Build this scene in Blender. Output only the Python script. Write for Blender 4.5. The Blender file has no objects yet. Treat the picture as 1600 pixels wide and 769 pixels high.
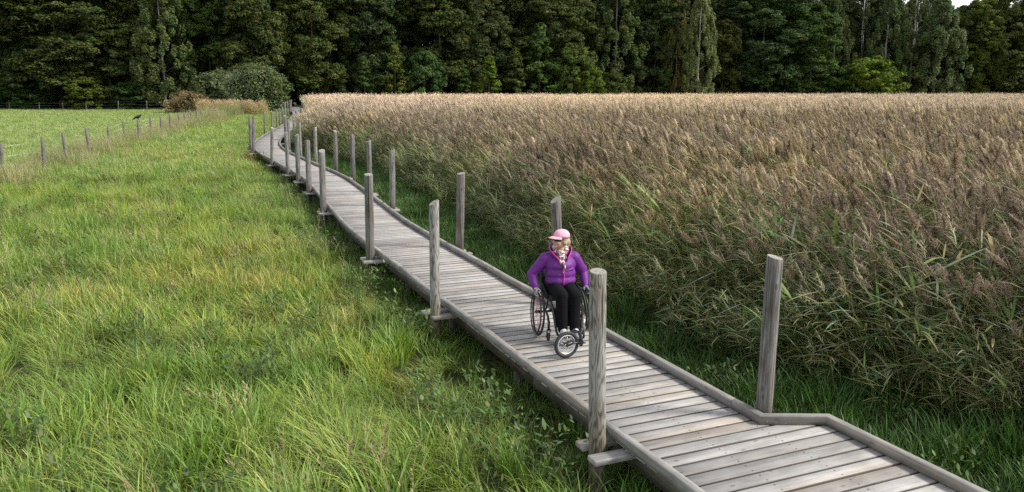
import bpy, math, random
import numpy as np
from mathutils import Vector, Matrix
from mathutils.bvhtree import BVHTree

S = bpy.context.scene
COL = S.collection
rng = np.random.default_rng(7)
random.seed(7)
PI = math.pi

# ------------------------------------------------------------------ camera, light, exposure
DZ = 0.45                       # deck level above the meadow
CAMZ = 3.05 + DZ
FPX, PW, PH = 1250.0, 1600.0, 769.0
PITCH = math.atan((PH / 2 - 140.0) / FPX)
cam_data = bpy.data.cameras.new("camera")
cam = bpy.data.objects.new("camera", cam_data)
COL.objects.link(cam)
cam.location = (0, 0, CAMZ)
cam.rotation_euler = (PI / 2 - PITCH, 0, 0)
cam_data.sensor_width = 36.0
cam_data.lens = 36.0 * FPX / PW
cam_data.clip_start = 0.1
cam_data.clip_end = 3000.0
S.camera = cam

SUN_EL, SUN_AZ = math.radians(41), math.radians(98)     # azimuth clockwise from +Y: the light comes from the right
world = bpy.data.worlds.new("World")
S.world = world
world.use_nodes = True
wn, wl = world.node_tree.nodes, world.node_tree.links
wn.clear()
sky = wn.new("ShaderNodeTexSky")
sky.sky_type = 'NISHITA'
sky.sun_disc = False
sky.sun_elevation = SUN_EL
sky.sun_rotation = SUN_AZ
sky.air_density = 1.0
sky.dust_density = 1.0
hs = wn.new("ShaderNodeHueSaturation")
hs.inputs["Saturation"].default_value = 0.30
bg = wn.new("ShaderNodeBackground")
bg.inputs["Strength"].default_value = 0.15
wo = wn.new("ShaderNodeOutputWorld")
wl.new(sky.outputs[0], hs.inputs["Color"])
wl.new(hs.outputs[0], bg.inputs["Color"])
wl.new(bg.outputs[0], wo.inputs["Surface"])

sd = bpy.data.lights.new("sun", 'SUN')
sd.energy = 2.3
sd.angle = math.radians(10)
sd.color = (1.0, 0.955, 0.88)
sun = bpy.data.objects.new("sun", sd)
COL.objects.link(sun)
sdir = Vector((math.sin(SUN_AZ) * math.cos(SUN_EL), math.cos(SUN_AZ) * math.cos(SUN_EL), math.sin(SUN_EL)))
sun.rotation_euler = sdir.to_track_quat('Z', 'Y').to_euler()

S.view_settings.view_transform = 'Standard'
S.view_settings.look = 'None'
S.view_settings.exposure = 1.10
S.view_settings.gamma = 1.0
S.render.engine = 'CYCLES'
S.cycles.max_bounces = 6
S.cycles.diffuse_bounces = 3
S.cycles.glossy_bounces = 2
S.cycles.transmission_bounces = 4
S.cycles.transparent_max_bounces = 4
S.cycles.use_denoising = False
S.cycles.sample_clamp_indirect = 2.5
S.cycles.sample_clamp_direct = 5.0
S.cycles.caustics_reflective = False
S.cycles.use_adaptive_sampling = True
S.cycles.adaptive_threshold = 0.01

# ------------------------------------------------------------------ projection of photo points into the place
_c, _s = math.cos(PITCH), math.sin(PITCH)
def at(px, py, z):
    u = (px - PW / 2) / FPX; v = -(py - PH / 2) / FPX
    d = (u, _c + v * _s, -_s + v * _c)
    t = (z - CAMZ) / d[2]
    return Vector((d[0] * t, d[1] * t, z))
def at_y(px, py, y):
    u = (px - PW / 2) / FPX; v = -(py - PH / 2) / FPX
    d = (u, _c + v * _s, -_s + v * _c)
    t = y / d[1]
    return Vector((d[0] * t, y, CAMZ + d[2] * t))

# ------------------------------------------------------------------ object helpers
def tag(o, label=None, cat=None, group=None, kind=None):
    if label: o["label"] = label
    if cat: o["category"] = cat
    if group: o["group"] = group
    if kind: o["kind"] = kind
    return o
def empty(name, loc=(0, 0, 0), rz=0.0):
    o = bpy.data.objects.new(name, None)
    COL.objects.link(o)
    o.location = loc
    o.rotation_euler = (0, 0, rz)
    o.empty_display_size = 0.2
    return o
def link(name, me, parent=None):
    o = bpy.data.objects.new(name, me)
    COL.objects.link(o)
    if parent is not None: o.parent = parent
    return o

def np_mesh(name, V, F, mats=(), cols=None, smooth=False, attrs=None):
    """V (n,3), F (m,4) quads as arrays."""
    me = bpy.data.meshes.new(name)
    V = np.asarray(V, np.float32); F = np.asarray(F, np.int32)
    k = F.shape[1]
    me.vertices.add(len(V)); me.vertices.foreach_set("co", V.ravel())
    me.loops.add(F.size); me.loops.foreach_set("vertex_index", F.ravel())
    me.polygons.add(len(F)); me.polygons.foreach_set("loop_start", np.arange(0, F.size, k, dtype=np.int32))
    me.update(calc_edges=True)
    if smooth: me.polygons.foreach_set("use_smooth", np.ones(len(F), bool))
    if cols is not None:
        a = me.attributes.new("Col", 'FLOAT_COLOR', 'POINT')
        c = np.ones((len(V), 4), np.float32); c[:, :3] = cols
        a.data.foreach_set("color", c.ravel())
    for m in mats: me.materials.append(m)
    return me

class MB:
    """Collects shapes and links them as one mesh object."""
    def __init__(s): s.V, s.F, s.sm, s.mi = [], [], [], []
    def add(s, V, F, smooth=False, mi=0, M=None):
        b = len(s.V)
        for v in V:
            v = Vector(v)
            s.V.append(M @ v if M is not None else v)
        for f in F: s.F.append([b + i for i in f]); s.sm.append(smooth); s.mi.append(mi)
        return s
    def box(s, c, size, R=None, mi=0, M=None):
        h = [x / 2 for x in size]
        P = [Vector((sx * h[0], sy * h[1], sz * h[2])) for sx in (-1, 1) for sy in (-1, 1) for sz in (-1, 1)]
        if R is not None: P = [R @ p for p in P]
        c = Vector(c)
        return s.add([c + p for p in P], [(0, 1, 3, 2), (4, 6, 7, 5), (0, 4, 5, 1), (2, 3, 7, 6), (0, 2, 6, 4), (1, 5, 7, 3)], mi=mi, M=M)
    def tube(s, pts, r, n=10, closed=False, caps=True, mi=0, M=None):
        pts = [Vector(p) for p in pts]; m = len(pts)
        rr = [r] * m if not hasattr(r, '__len__') else list(r)
        T = []
        for i in range(m):
            a = pts[(i - 1) % m] if closed or i > 0 else pts[i]
            b = pts[(i + 1) % m] if closed or i < m - 1 else pts[i]
            T.append((b - a).normalized())
        ref = Vector((0, 0, 1)) if abs(T[0].z) < 0.9 else Vector((1, 0, 0))
        N = (ref - T[0] * ref.dot(T[0])).normalized()
        V = []
        for i in range(m):
            N = (N - T[i] * N.dot(T[i])).normalized()
            B = T[i].cross(N)
            for k in range(n):
                a = 2 * PI * k / n
                V.append(pts[i] + (N * math.cos(a) + B * math.sin(a)) * rr[i])
        F = []
        for i in range(m if closed else m - 1):
            j = (i + 1) % m
            for k in range(n):
                F.append((i * n + k, i * n + (k + 1) % n, j * n + (k + 1) % n, j * n + k))
        s.add(V, F, True, mi, M)
        if caps and not closed:
            b = len(s.V) - len(V)
            s.F.append([b + k for k in range(n)][::-1]); s.sm.append(False); s.mi.append(mi)
            s.F.append([b + (m - 1) * n + k for k in range(n)]); s.sm.append(False); s.mi.append(mi)
        return s
    def ring(s, c, axis, R, r, n=40, k=10, mi=0, M=None):
        axis = Vector(axis).normalized()
        u = axis.orthogonal().normalized(); v = axis.cross(u); c = Vector(c)
        return s.tube([c + (u * math.cos(2 * PI * i / n) + v * math.sin(2 * PI * i / n)) * R for i in range(n)], r, k, closed=True, mi=mi, M=M)
    def ball(s, c, r, nu=16, nv=10, R=None, mi=0, M=None):
        c = Vector(c); r = Vector(r) if hasattr(r, '__len__') else Vector((r, r, r))
        V, F = [], []
        for j in range(nv + 1):
            ph = PI * j / nv
            for i in range(nu):
                th = 2 * PI * i / nu
                p = Vector((r.x * math.sin(ph) * math.cos(th), r.y * math.sin(ph) * math.sin(th), r.z * math.cos(ph)))
                V.append(c + (R @ p if R is not None else p))
        for j in range(nv):
            for i in range(nu):
                F.append((j * nu + i, (j + 1) * nu + i, (j + 1) * nu + (i + 1) % nu, j * nu + (i + 1) % nu))
        return s.add(V, F, True, mi, M)
    def capsule(s, a, b, ra, rb, n=14, M=None):
        a, b = Vector(a), Vector(b); d = b - a; L = max(d.length, 1e-5); d = d / L
        pts, rr = [], []
        for k in range(5):
            t = PI / 2 * k / 4
            pts.append(a - d * ra * math.cos(t)); rr.append(max(ra * math.sin(t), 1e-4))
        for k in range(5):
            t = PI / 2 * k / 4
            pts.append(b + d * rb * math.sin(t)); rr.append(max(rb * math.cos(t), 1e-4))
        return s.tube(pts, rr, n, M=M)
    def mesh(s, name, mats=()):
        me = bpy.data.meshes.new(name)
        me.from_pydata([tuple(v) for v in s.V], [], s.F)
        me.polygons.foreach_set("use_smooth", s.sm)
        me.polygons.foreach_set("material_index", s.mi)
        for m in (mats if isinstance(mats, (list, tuple)) else [mats]): me.materials.append(m)
        me.update()
        return me
    def build(s, name, mats, parent=None): return link(name, s.mesh(name, mats), parent)

# ------------------------------------------------------------------ materials
def mat(name):
    m = bpy.data.materials.new(name); m.use_nodes = True
    nt = m.node_tree; nt.nodes.clear()
    return m, nt.nodes, nt.links
def node(ns, t, **kw):
    n = ns.new(t)
    for k, v in kw.items(): setattr(n, k, v)
    return n
def mixc(ns, ls, a, b, fac, blend='MIX'):
    n = ns.new("ShaderNodeMix"); n.data_type = 'RGBA'; n.blend_type = blend
    for sock, val in ((n.inputs[0], fac), (n.inputs[6], a), (n.inputs[7], b)):
        if hasattr(val, 'links'): ls.new(val, sock)
        elif hasattr(val, '__len__'): sock.default_value = (*val, 1.0)
        else: sock.default_value = val
    return n.outputs[2]
def mathn(ns, ls, op, a, b=None, clamp=False):
    n = ns.new("ShaderNodeMath"); n.operation = op; n.use_clamp = clamp
    for i, val in enumerate((a, b)):
        if val is None: continue
        if hasattr(val, 'links'): ls.new(val, n.inputs[i])
        else: n.inputs[i].default_value = val
    return n.outputs[0]
def ramp(ns, ls, x, lo, hi):
    n = ns.new("ShaderNodeMapRange"); n.interpolation_type = 'SMOOTHSTEP'
    ls.new(x, n.inputs[0]); n.inputs[1].default_value = lo; n.inputs[2].default_value = hi
    return n.outputs[0]
def noise(ns, ls, vec, scale, detail=3.0, rough=0.6):
    n = ns.new("ShaderNodeTexNoise"); n.inputs["Scale"].default_value = scale
    n.inputs["Detail"].default_value = detail; n.inputs["Roughness"].default_value = rough
    if vec is not None: ls.new(vec, n.inputs["Vector"])
    return n.outputs[0]
def vscale(ns, ls, vec, sc):
    n = ns.new("ShaderNodeMapping"); n.inputs["Scale"].default_value = sc
    ls.new(vec, n.inputs["Vector"]); return n.outputs[0]
def finish(ns, ls, col, rough=0.7, bump=None, bump_s=0.3, bump_d=0.01, metallic=0.0, spec=0.4):
    b = ns.new("ShaderNodeBsdfPrincipled")
    if hasattr(col, 'links'): ls.new(col, b.inputs["Base Color"])
    else: b.inputs["Base Color"].default_value = (*col, 1)
    if hasattr(rough, 'links'): ls.new(rough, b.inputs["Roughness"])
    else: b.inputs["Roughness"].default_value = rough
    b.inputs["Metallic"].default_value = metallic
    b.inputs["Specular IOR Level"].default_value = spec
    if bump is not None:
        bn = ns.new("ShaderNodeBump"); bn.inputs["Strength"].default_value = bump_s; bn.inputs["Distance"].default_value = bump_d
        ls.new(bump, bn.inputs["Height"]); ls.new(bn.outputs[0], b.inputs["Normal"])
    o = ns.new("ShaderNodeOutputMaterial"); ls.new(b.outputs[0], o.inputs[0])

def simple(name, col, rough=0.6, metallic=0.0, var=0.15, scale=25.0, spec=0.4):
    m, ns, ls = mat(name)
    tc = ns.new("ShaderNodeTexCoord")
    n = noise(ns, ls, tc.outputs["Object"], scale, 4)
    c = mixc(ns, ls, tuple(x * (1 - var) for x in col), tuple(min(1, x * (1 + var)) for x in col), n)
    finish(ns, ls, c, rough, metallic=metallic, spec=spec)
    return m

def foliage(name, transl=0.35, rough=0.55, inst=False, spec=0.25, objcol=False, glow=(1.0, 1.05, 0.55)):
    """Col of the leaf x tint of its plant; thin leaves let some light through."""
    m, ns, ls = mat(name)
    a = node(ns, "ShaderNodeAttribute", attribute_name="Col")
    c = a.outputs["Color"]
    if inst:
        t = node(ns, "ShaderNodeAttribute", attribute_name="tint", attribute_type='INSTANCER')
        c = mixc(ns, ls, c, t.outputs["Color"], 1.0, 'MULTIPLY')
    if objcol:
        oi = ns.new("ShaderNodeObjectInfo")
        c = mixc(ns, ls, c, oi.outputs["Color"], 1.0, 'MULTIPLY')
    p = ns.new("ShaderNodeBsdfPrincipled")
    p.inputs["Roughness"].default_value = rough; p.inputs["Specular IOR Level"].default_value = spec
    tr = ns.new("ShaderNodeBsdfTranslucent")
    ls.new(c, p.inputs["Base Color"])
    c2 = mixc(ns, ls, c, glow, 0.8, 'MULTIPLY')
    ls.new(c2, tr.inputs["Color"])
    mx = ns.new("ShaderNodeMixShader"); mx.inputs[0].default_value = transl
    ls.new(p.outputs[0], mx.inputs[1]); ls.new(tr.outputs[0], mx.inputs[2])
    o = ns.new("ShaderNodeOutputMaterial"); ls.new(mx.outputs[0], o.inputs[0])
    return m

WID_ = 1.325
def wood_deck(name, dark, light, tonevar=0.35, edges=False):
    m, ns, ls = mat(name)
    uv = node(ns, "ShaderNodeAttribute", attribute_name="wuv").outputs["Vector"]
    tone = node(ns, "ShaderNodeAttribute", attribute_name="tone").outputs["Fac"]
    g1 = noise(ns, ls, vscale(ns, ls, uv, (1.2, 60, 60)), 1.0, 4, 0.65)
    g2 = noise(ns, ls, vscale(ns, ls, uv, (3.0, 9, 9)), 1.0, 3)
    g3 = noise(ns, ls, vscale(ns, ls, uv, (4.0, 220, 220)), 1.0, 2)
    f = mathn(ns, ls, 'ADD', mathn(ns, ls, 'MULTIPLY', g1, 0.5), mathn(ns, ls, 'MULTIPLY', g2, 0.5))
    c = mixc(ns, ls, dark, light, ramp(ns, ls, f, 0.30, 0.68))
    tn = ns.new("ShaderNodeCombineColor")
    for i in range(3): ls.new(mathn(ns, ls, 'ADD', mathn(ns, ls, 'MULTIPLY', tone, tonevar), 1 - tonevar * 0.5), tn.inputs[i])
    c = mixc(ns, ls, c, tn.outputs[0], 1.0, 'MULTIPLY')
    # warm or cool boards
    hue = noise(ns, ls, vscale(ns, ls, uv, (0.15, 3.1, 3.1)), 1.0, 1)
    c = mixc(ns, ls, c, (1.0, 0.90, 0.78), ramp(ns, ls, hue, 0.5, 0.75), 'MULTIPLY')
    # fine cracks along the grain
    cr = ramp(ns, ls, g3, 0.30, 0.22)
    c = mixc(ns, ls, c, (0.10, 0.085, 0.075), mathn(ns, ls, 'MULTIPLY', cr, 0.55))
    # knots
    vo = ns.new("ShaderNodeTexVoronoi"); vo.inputs["Scale"].default_value = 1.0
    ls.new(vscale(ns, ls, uv, (3.2, 9, 9)), vo.inputs["Vector"])
    kn = ramp(ns, ls, vo.outputs["Distance"], 0.13, 0.05)
    c = mixc(ns, ls, c, (0.11, 0.085, 0.07), mathn(ns, ls, 'MULTIPLY', kn, 0.7))
    if edges:                                                  # dark board edges, painted in to deepen the shade of the gaps
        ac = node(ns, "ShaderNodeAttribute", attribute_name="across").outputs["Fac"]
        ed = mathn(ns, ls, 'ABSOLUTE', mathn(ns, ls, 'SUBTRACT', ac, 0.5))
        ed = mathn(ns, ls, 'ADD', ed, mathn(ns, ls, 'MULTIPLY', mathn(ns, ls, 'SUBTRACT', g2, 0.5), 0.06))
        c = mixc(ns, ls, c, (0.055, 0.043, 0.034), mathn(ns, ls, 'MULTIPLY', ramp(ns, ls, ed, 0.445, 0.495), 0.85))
    if edges:                                                  # pairs of rusty nail heads over the three beams
        al = node(ns, "ShaderNodeAttribute", attribute_name="along").outputs["Fac"]
        dxs = [mathn(ns, ls, 'ABSOLUTE', mathn(ns, ls, 'SUBTRACT', al, q)) for q in (0.045, WID_ / 2, WID_ - 0.045)]
        dx = mathn(ns, ls, 'MINIMUM', mathn(ns, ls, 'MINIMUM', dxs[0], dxs[1]), dxs[2])
        dy = mathn(ns, ls, 'MULTIPLY', mathn(ns, ls, 'SUBTRACT', mathn(ns, ls, 'ABSOLUTE', mathn(ns, ls, 'SUBTRACT', ac, 0.5)), 0.27), 0.155)
        dd_ = mathn(ns, ls, 'SQRT', mathn(ns, ls, 'ADD', mathn(ns, ls, 'POWER', dx, 2.0), mathn(ns, ls, 'POWER', mathn(ns, ls, 'ABSOLUTE', dy), 2.0)))
        c = mixc(ns, ls, c, (0.05, 0.036, 0.028), mathn(ns, ls, 'MULTIPLY', ramp(ns, ls, dd_, 0.012, 0.005), 0.9))
    # blotchy grime
    tc = ns.new("ShaderNodeTexCoord")
    gr = noise(ns, ls, tc.outputs["Object"], 1.7, 5)
    c = mixc(ns, ls, c, (0.70, 0.68, 0.64), mathn(ns, ls, 'MULTIPLY', ramp(ns, ls, gr, 0.48, 0.75), 0.6), 'MULTIPLY')
    finish(ns, ls, c, 0.8, bump=f, bump_s=0.45, bump_d=0.004, spec=0.10)
    return m

def wood_post(name):
    m, ns, ls = mat(name)
    tc = ns.new("ShaderNodeTexCoord"); oi = ns.new("ShaderNodeObjectInfo")
    off = ns.new("ShaderNodeVectorMath"); off.operation = 'ADD'
    cx = ns.new("ShaderNodeCombineXYZ")
    ls.new(mathn(ns, ls, 'MULTIPLY', oi.outputs["Random"], 31.0), cx.inputs[2])
    ls.new(mathn(ns, ls, 'MULTIPLY', oi.outputs["Random"], 17.0), cx.inputs[0])
    ls.new(tc.outputs["Object"], off.inputs[0]); ls.new(cx.outputs[0], off.inputs[1])
    P = off.outputs[0]
    warp = noise(ns, ls, vscale(ns, ls, P, (7, 7, 1.3)), 1.0, 2)
    w = mathn(ns, ls, 'SINE', mathn(ns, ls, 'MULTIPLY', warp, 75.0))
    g = noise(ns, ls, vscale(ns, ls, P, (55, 55, 2.0)), 1.0, 4, 0.7)
    amp = mathn(ns, ls, 'MULTIPLY', mathn(ns, ls, 'POWER', mathn(ns, ls, 'FRACT', mathn(ns, ls, 'MULTIPLY', oi.outputs["Random"], 7.31)), 2.0), 0.13)
    amp = mathn(ns, ls, 'ADD', amp, mathn(ns, ls, 'MULTIPLY', oi.outputs["Object Index"], 0.12))
    f = mathn(ns, ls, 'ADD', mathn(ns, ls, 'MULTIPLY', mathn(ns, ls, 'ADD', w, 1.0), amp), mathn(ns, ls, 'MULTIPLY', g, 0.9))
    sz = ns.new("ShaderNodeSeparateXYZ"); ls.new(tc.outputs["Object"], sz.inputs[0])
    c = mixc(ns, ls, (0.070, 0.066, 0.061), (0.285, 0.272, 0.250), ramp(ns, ls, f, 0.30, 0.74))
    big = noise(ns, ls, vscale(ns, ls, P, (5, 5, 2.2)), 1.0, 3)
    c = mixc(ns, ls, c, (0.72, 0.66, 0.56), ramp(ns, ls, big, 0.45, 0.7), 'MULTIPLY')
    cr = ramp(ns, ls, noise(ns, ls, vscale(ns, ls, P, (38, 38, 0.9)), 1.0, 1), 0.33, 0.27)
    c = mixc(ns, ls, c, (0.03, 0.027, 0.024), mathn(ns, ls, 'MULTIPLY', cr, 0.85))
    vo = ns.new("ShaderNodeTexVoronoi"); ls.new(vscale(ns, ls, P, (9, 9, 4.5)), vo.inputs["Vector"]); vo.inputs["Scale"].default_value = 1.0
    kn = ramp(ns, ls, vo.outputs["Distance"], 0.20, 0.08)
    c = mixc(ns, ls, c, (0.05, 0.042, 0.036), mathn(ns, ls, 'MULTIPLY', kn, 0.7))
    damp = mathn(ns, ls, 'ADD', sz.outputs[2], mathn(ns, ls, 'MULTIPLY', big, 0.5))
    c = mixc(ns, ls, c, (0.62, 0.56, 0.42), ramp(ns, ls, damp, 0.98, 0.55), 'MULTIPLY')      # damp, mossy foot
    finish(ns, ls, c, 0.8, bump=f, bump_s=0.6, bump_d=0.006, spec=0.25)
    return m

def end_grain(name):
    m, ns, ls = mat(name)
    tc = ns.new("ShaderNodeTexCoord")
    sx = ns.new("ShaderNodeSeparateXYZ"); ls.new(tc.outputs["Object"], sx.inputs[0])
    r = mathn(ns, ls, 'SQRT', mathn(ns, ls, 'ADD', mathn(ns, ls, 'POWER', sx.outputs[0], 2.0), mathn(ns, ls, 'POWER', sx.outputs[1], 2.0)))
    n = noise(ns, ls, tc.outputs["Object"], 20, 3)
    w = mathn(ns, ls, 'SINE', mathn(ns, ls, 'MULTIPLY', mathn(ns, ls, 'ADD', r, mathn(ns, ls, 'MULTIPLY', n, 0.012)), 900.0))
    c = mixc(ns, ls, (0.18, 0.17, 0.145), (0.31, 0.295, 0.255), ramp(ns, ls, w, -1.0, 1.0))
    c = mixc(ns, ls, c, (0.5, 0.5, 0.5), ramp(ns, ls, n, 0.55, 0.75), 'MULTIPLY')
    finish(ns, ls, c, 0.85, spec=0.2)
    return m

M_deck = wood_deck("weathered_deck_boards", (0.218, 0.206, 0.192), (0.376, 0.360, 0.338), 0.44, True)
M_plank = wood_deck("weathered_beam_boards", (0.165, 0.157, 0.147), (0.345, 0.330, 0.312), 0.40)
M_kerb = wood_deck("weathered_kerb_timber", (0.135, 0.128, 0.118), (0.275, 0.263, 0.245), 0.25)
M_beam = wood_deck("dark_beam_timber", (0.055, 0.048, 0.040), (0.135, 0.118, 0.10), 0.3)
M_post = wood_post("weathered_post_wood")
M_crack = simple("dark_crack", (0.018, 0.015, 0.013), 0.95)
M_end = end_grain("sawn_post_end")

# ------------------------------------------------------------------ strips: blades, leaves, spikelets
def strips(P, W, col):
    """P (n,k,3) centre lines, W (n,k,3) half widths, col (n,3)."""
    n, k, _ = P.shape
    V = np.stack([P - W, P + W], 2).reshape(n * k * 2, 3)
    base = (np.arange(n) * k * 2)[:, None, None]
    j = np.arange(k - 1)[None, :, None] * 2
    F = (base + j + np.array([0, 1, 3, 2])[None, None, :]).reshape(-1, 4)
    C = np.repeat(col, k * 2, 0)
    return V, F, C
def merge(parts):
    V, F, C, b = [], [], [], 0
    for v, f, c in parts:
        V.append(v); F.append(f + b); C.append(c); b += len(v)
    return np.concatenate(V), np.concatenate(F), np.concatenate(C)
def arcs(base, L, az, lean, curl, k, W, taper, twist=0.0):
    """Blades that start at base, leave the vertical by lean and bend on by curl."""
    n = len(L)
    t = np.linspace(0, 1, k)
    th = lean[:, None] + curl[:, None] * t[None, :] ** 1.4
    dx = np.sin(th) * (L / (k - 1))[:, None]; dz = np.cos(th) * (L / (k - 1))[:, None]
    r = np.concatenate([np.zeros((n, 1)), np.cumsum(dx[:, :-1], 1)], 1)
    z = np.concatenate([np.zeros((n, 1)), np.cumsum(dz[:, :-1], 1)], 1)
    P = np.stack([base[:, None, 0] + r * np.cos(az)[:, None], base[:, None, 1] + r * np.sin(az)[:, None], base[:, None, 2] + z], 2)
    wa = az + PI / 2 + twist * rng.uniform(-1, 1, n)
    wd = np.stack([np.cos(wa), np.sin(wa), np.zeros(n)], 1)
    prof = np.interp(t, taper[0], taper[1])
    Wv = wd[:, None, :] * (W[:, None] * prof[None, :])[:, :, None]
    return P, Wv
def pick_cols(n, palette, w, jit=0.26, hue=0.4):
    pal = np.array(palette)
    c = pal[rng.choice(len(pal), n, p=np.array(w) / sum(w))]
    return c * rng.uniform(1 - jit, 1 + jit, (n, 1)) * rng.uniform(1 - jit * hue, 1 + jit * hue, (n, 3))

def snoise(x, y, scale, seed):
    """Smooth pseudo noise in about 0..1 for placement and tints."""
    r = np.random.default_rng(seed)
    v = np.zeros_like(x)
    for i in range(7):
        a = r.uniform(0, 2 * PI); f = (0.6 + 0.35 * i) / scale
        v += np.sin(2 * PI * f * (x * np.cos(a) + y * np.sin(a)) + r.uniform(0, 6.28)) / (1 + 0.25 * i)
    return np.clip(0.5 + v * 0.22, 0, 1)

def proto_collection(name, meshes):
    c = bpy.data.collections.new(name)                # never linked to the scene: only a source of meshes
    for i, me in enumerate(meshes):
        c.objects.link(bpy.data.objects.new("%s_%02d" % (name, i), me))
    return c
def scatter(name, pts, rot, scl, idx, tint, coll, label=None):
    n = len(pts)
    me = bpy.data.meshes.new(name)
    me.vertices.add(n); me.vertices.foreach_set("co", np.asarray(pts, np.float32).ravel())
    a = me.attributes.new("rot", 'FLOAT_VECTOR', 'POINT'); a.data.foreach_set("vector", np.asarray(rot, np.float32).ravel())
    a = me.attributes.new("scl", 'FLOAT_VECTOR', 'POINT'); a.data.foreach_set("vector", np.asarray(scl, np.float32).ravel())
    a = me.attributes.new("idx", 'INT', 'POINT'); a.data.foreach_set("value", np.asarray(idx, np.int32))
    a = me.attributes.new("tint", 'FLOAT_COLOR', 'POINT')
    t4 = np.ones((n, 4), np.float32); t4[:, :3] = tint; a.data.foreach_set("color", t4.ravel())
    o = link(name, me)
    ng = bpy.data.node_groups.new(name, 'GeometryNodeTree')
    ng.interface.new_socket("Geometry", in_out='INPUT', socket_type='NodeSocketGeometry')
    ng.interface.new_socket("Geometry", in_out='OUTPUT', socket_type='NodeSocketGeometry')
    N, L = ng.nodes, ng.links
    gi, go = N.new("NodeGroupInput"), N.new("NodeGroupOutput")
    ip = N.new("GeometryNodeInstanceOnPoints")
    ci = N.new("GeometryNodeCollectionInfo"); ci.inputs["Collection"].default_value = coll
    ci.inputs["Separate Children"].default_value = True; ci.inputs["Reset Children"].default_value = True
    def na(nm, t):
        q = N.new("GeometryNodeInputNamedAttribute"); q.data_type = t; q.inputs["Name"].default_value = nm
        return q.outputs["Attribute"]
    L.new(gi.outputs[0], ip.inputs["Points"]); L.new(ci.outputs[0], ip.inputs["Instance"])
    ip.inputs["Pick Instance"].default_value = True
    L.new(na("idx", 'INT'), ip.inputs["Instance Index"])
    L.new(na("rot", 'FLOAT_VECTOR'), ip.inputs["Rotation"])
    L.new(na("scl", 'FLOAT_VECTOR'), ip.inputs["Scale"])
    L.new(ip.outputs[0], go.inputs[0])
    mod = o.modifiers.new("scatter", 'NODES'); mod.node_group = ng
    tag(o, label, kind="stuff")
    return o

# ------------------------------------------------------------------ the line of the boardwalk (plan, metres)
LEFT = [(1.37,5.76),(1.16,6.25),(0.88,6.89),(0.54,7.72),(0.0,8.99),(-0.42,10.03),(-0.71,10.71),(-1.07,11.49),(-1.27,11.87),(-1.61,12.82),(-2.07,13.86),(-2.64,15.17),(-3.01,16.07),(-3.57,17.4),(-4.06,18.71),(-4.64,20.51),(-4.96,21.39),(-6.32,25.36),(-7.3,28.1),(-7.69,28.93),(-8.49,30.57),(-9.07,31.85),(-10.09,34.13),(-11.18,36.57),(-11.94,38.21),(-12.62,39.79),(-13.6,42.43),(-14.33,44.64),(-15.16,47.68),(-15.75,50.15),(-16.81,55.16),(-17.75,59.84),(-18.85,65.38),(-20.4,72.71),(-23.3,85.0),(-27.0,100.0),(-31.2,115.0),(-36.0,133.0),(-39.2,145.0),(-43.0,158.0)]
d0 = (Vector(LEFT[0]) - Vector(LEFT[1])).normalized()
LEFT = [tuple(Vector(LEFT[0]) + d0 * 9.0)] + LEFT
WID = 1.325
def resample(P, step):
    P = np.array(P); seg = np.hypot(*np.diff(P, axis=0).T); s = np.concatenate([[0], np.cumsum(seg)])
    n = int(s[-1] / step); q = np.linspace(0, s[-1], n + 1)
    return np.stack([np.interp(q, s, P[:, 0]), np.interp(q, s, P[:, 1])], 1), q
LP, LQ = resample(LEFT, 0.25)
def gsmooth(A, sig):
    r = int(sig * 3) + 1; k = np.exp(-0.5 * (np.arange(-r, r + 1) / sig) ** 2); k /= k.sum()
    pad = np.concatenate([2 * A[:1] - A[1:r + 1][::-1], A, 2 * A[-1:] - A[-r - 1:-1][::-1]])
    return np.stack([np.convolve(pad[:, i], k, 'valid') for i in range(2)], 1)
s1, s2 = gsmooth(LP, 2.0), gsmooth(LP, 7.0)
wgt = np.clip((LP[:, 1] - 14) / 10, 0, 1)[:, None]
LP = s1 * (1 - wgt) + s2 * wgt
TAN = np.gradient(gsmooth(LP, 3.0), axis=0); TAN /= np.hypot(*TAN.T)[:, None]
NRM = np.stack([TAN[:, 1], -TAN[:, 0]], 1)                # to the right of the line looking away from the camera
LS = np.concatenate([[0], np.cumsum(np.hypot(*np.diff(LP, axis=0).T))])
def lp(s): return np.array([np.interp(s, LS, LP[:, 0]), np.interp(s, LS, LP[:, 1])])
def nr(s):
    v = np.array([np.interp(s, LS, NRM[:, 0]), np.interp(s, LS, NRM[:, 1])]); return v / np.hypot(*v)
# where the right edge steps out (the passing place near the camera)
def s_of(p):
    d = LP - np.array(p); return LS[np.argmin((d ** 2).sum(1))]
JA, JB = at(1178, 658.5, DZ), at(1300, 669.5, DZ)
SJA, SJB = s_of((JA.x - 1.2, JA.y - 0.5)), 0
def off_of(p):
    d = np.array([p[0], p[1]]) - LP; k = np.argmin((d ** 2).sum(1))
    for _ in range(3):
        t = d @ TAN.T if False else None
        break
    # project onto the line's tangent
    along = (d * TAN).sum(1); k = np.argmin(np.abs(along) + 1e-3 * (d ** 2).sum(1))
    return LS[k], (d[k] * NRM[k]).sum()
sA, wA = off_of(JA); sB, wB = off_of(JB)
def wid(s):
    return float(np.interp(s, [0, sB, sA, sA + 0.01, 400], [wB, wB, wA, WID, WID]))
def rp(s, extra=0.0): return lp(s) + nr(s) * (wid(s) + extra)
XL = lambda y: np.interp(y, LP[:, 1], LP[:, 0])
RPa = np.array([rp(s) for s in LS])
XR = lambda y: np.interp(y, RPa[:, 1], RPa[:, 0])

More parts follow.
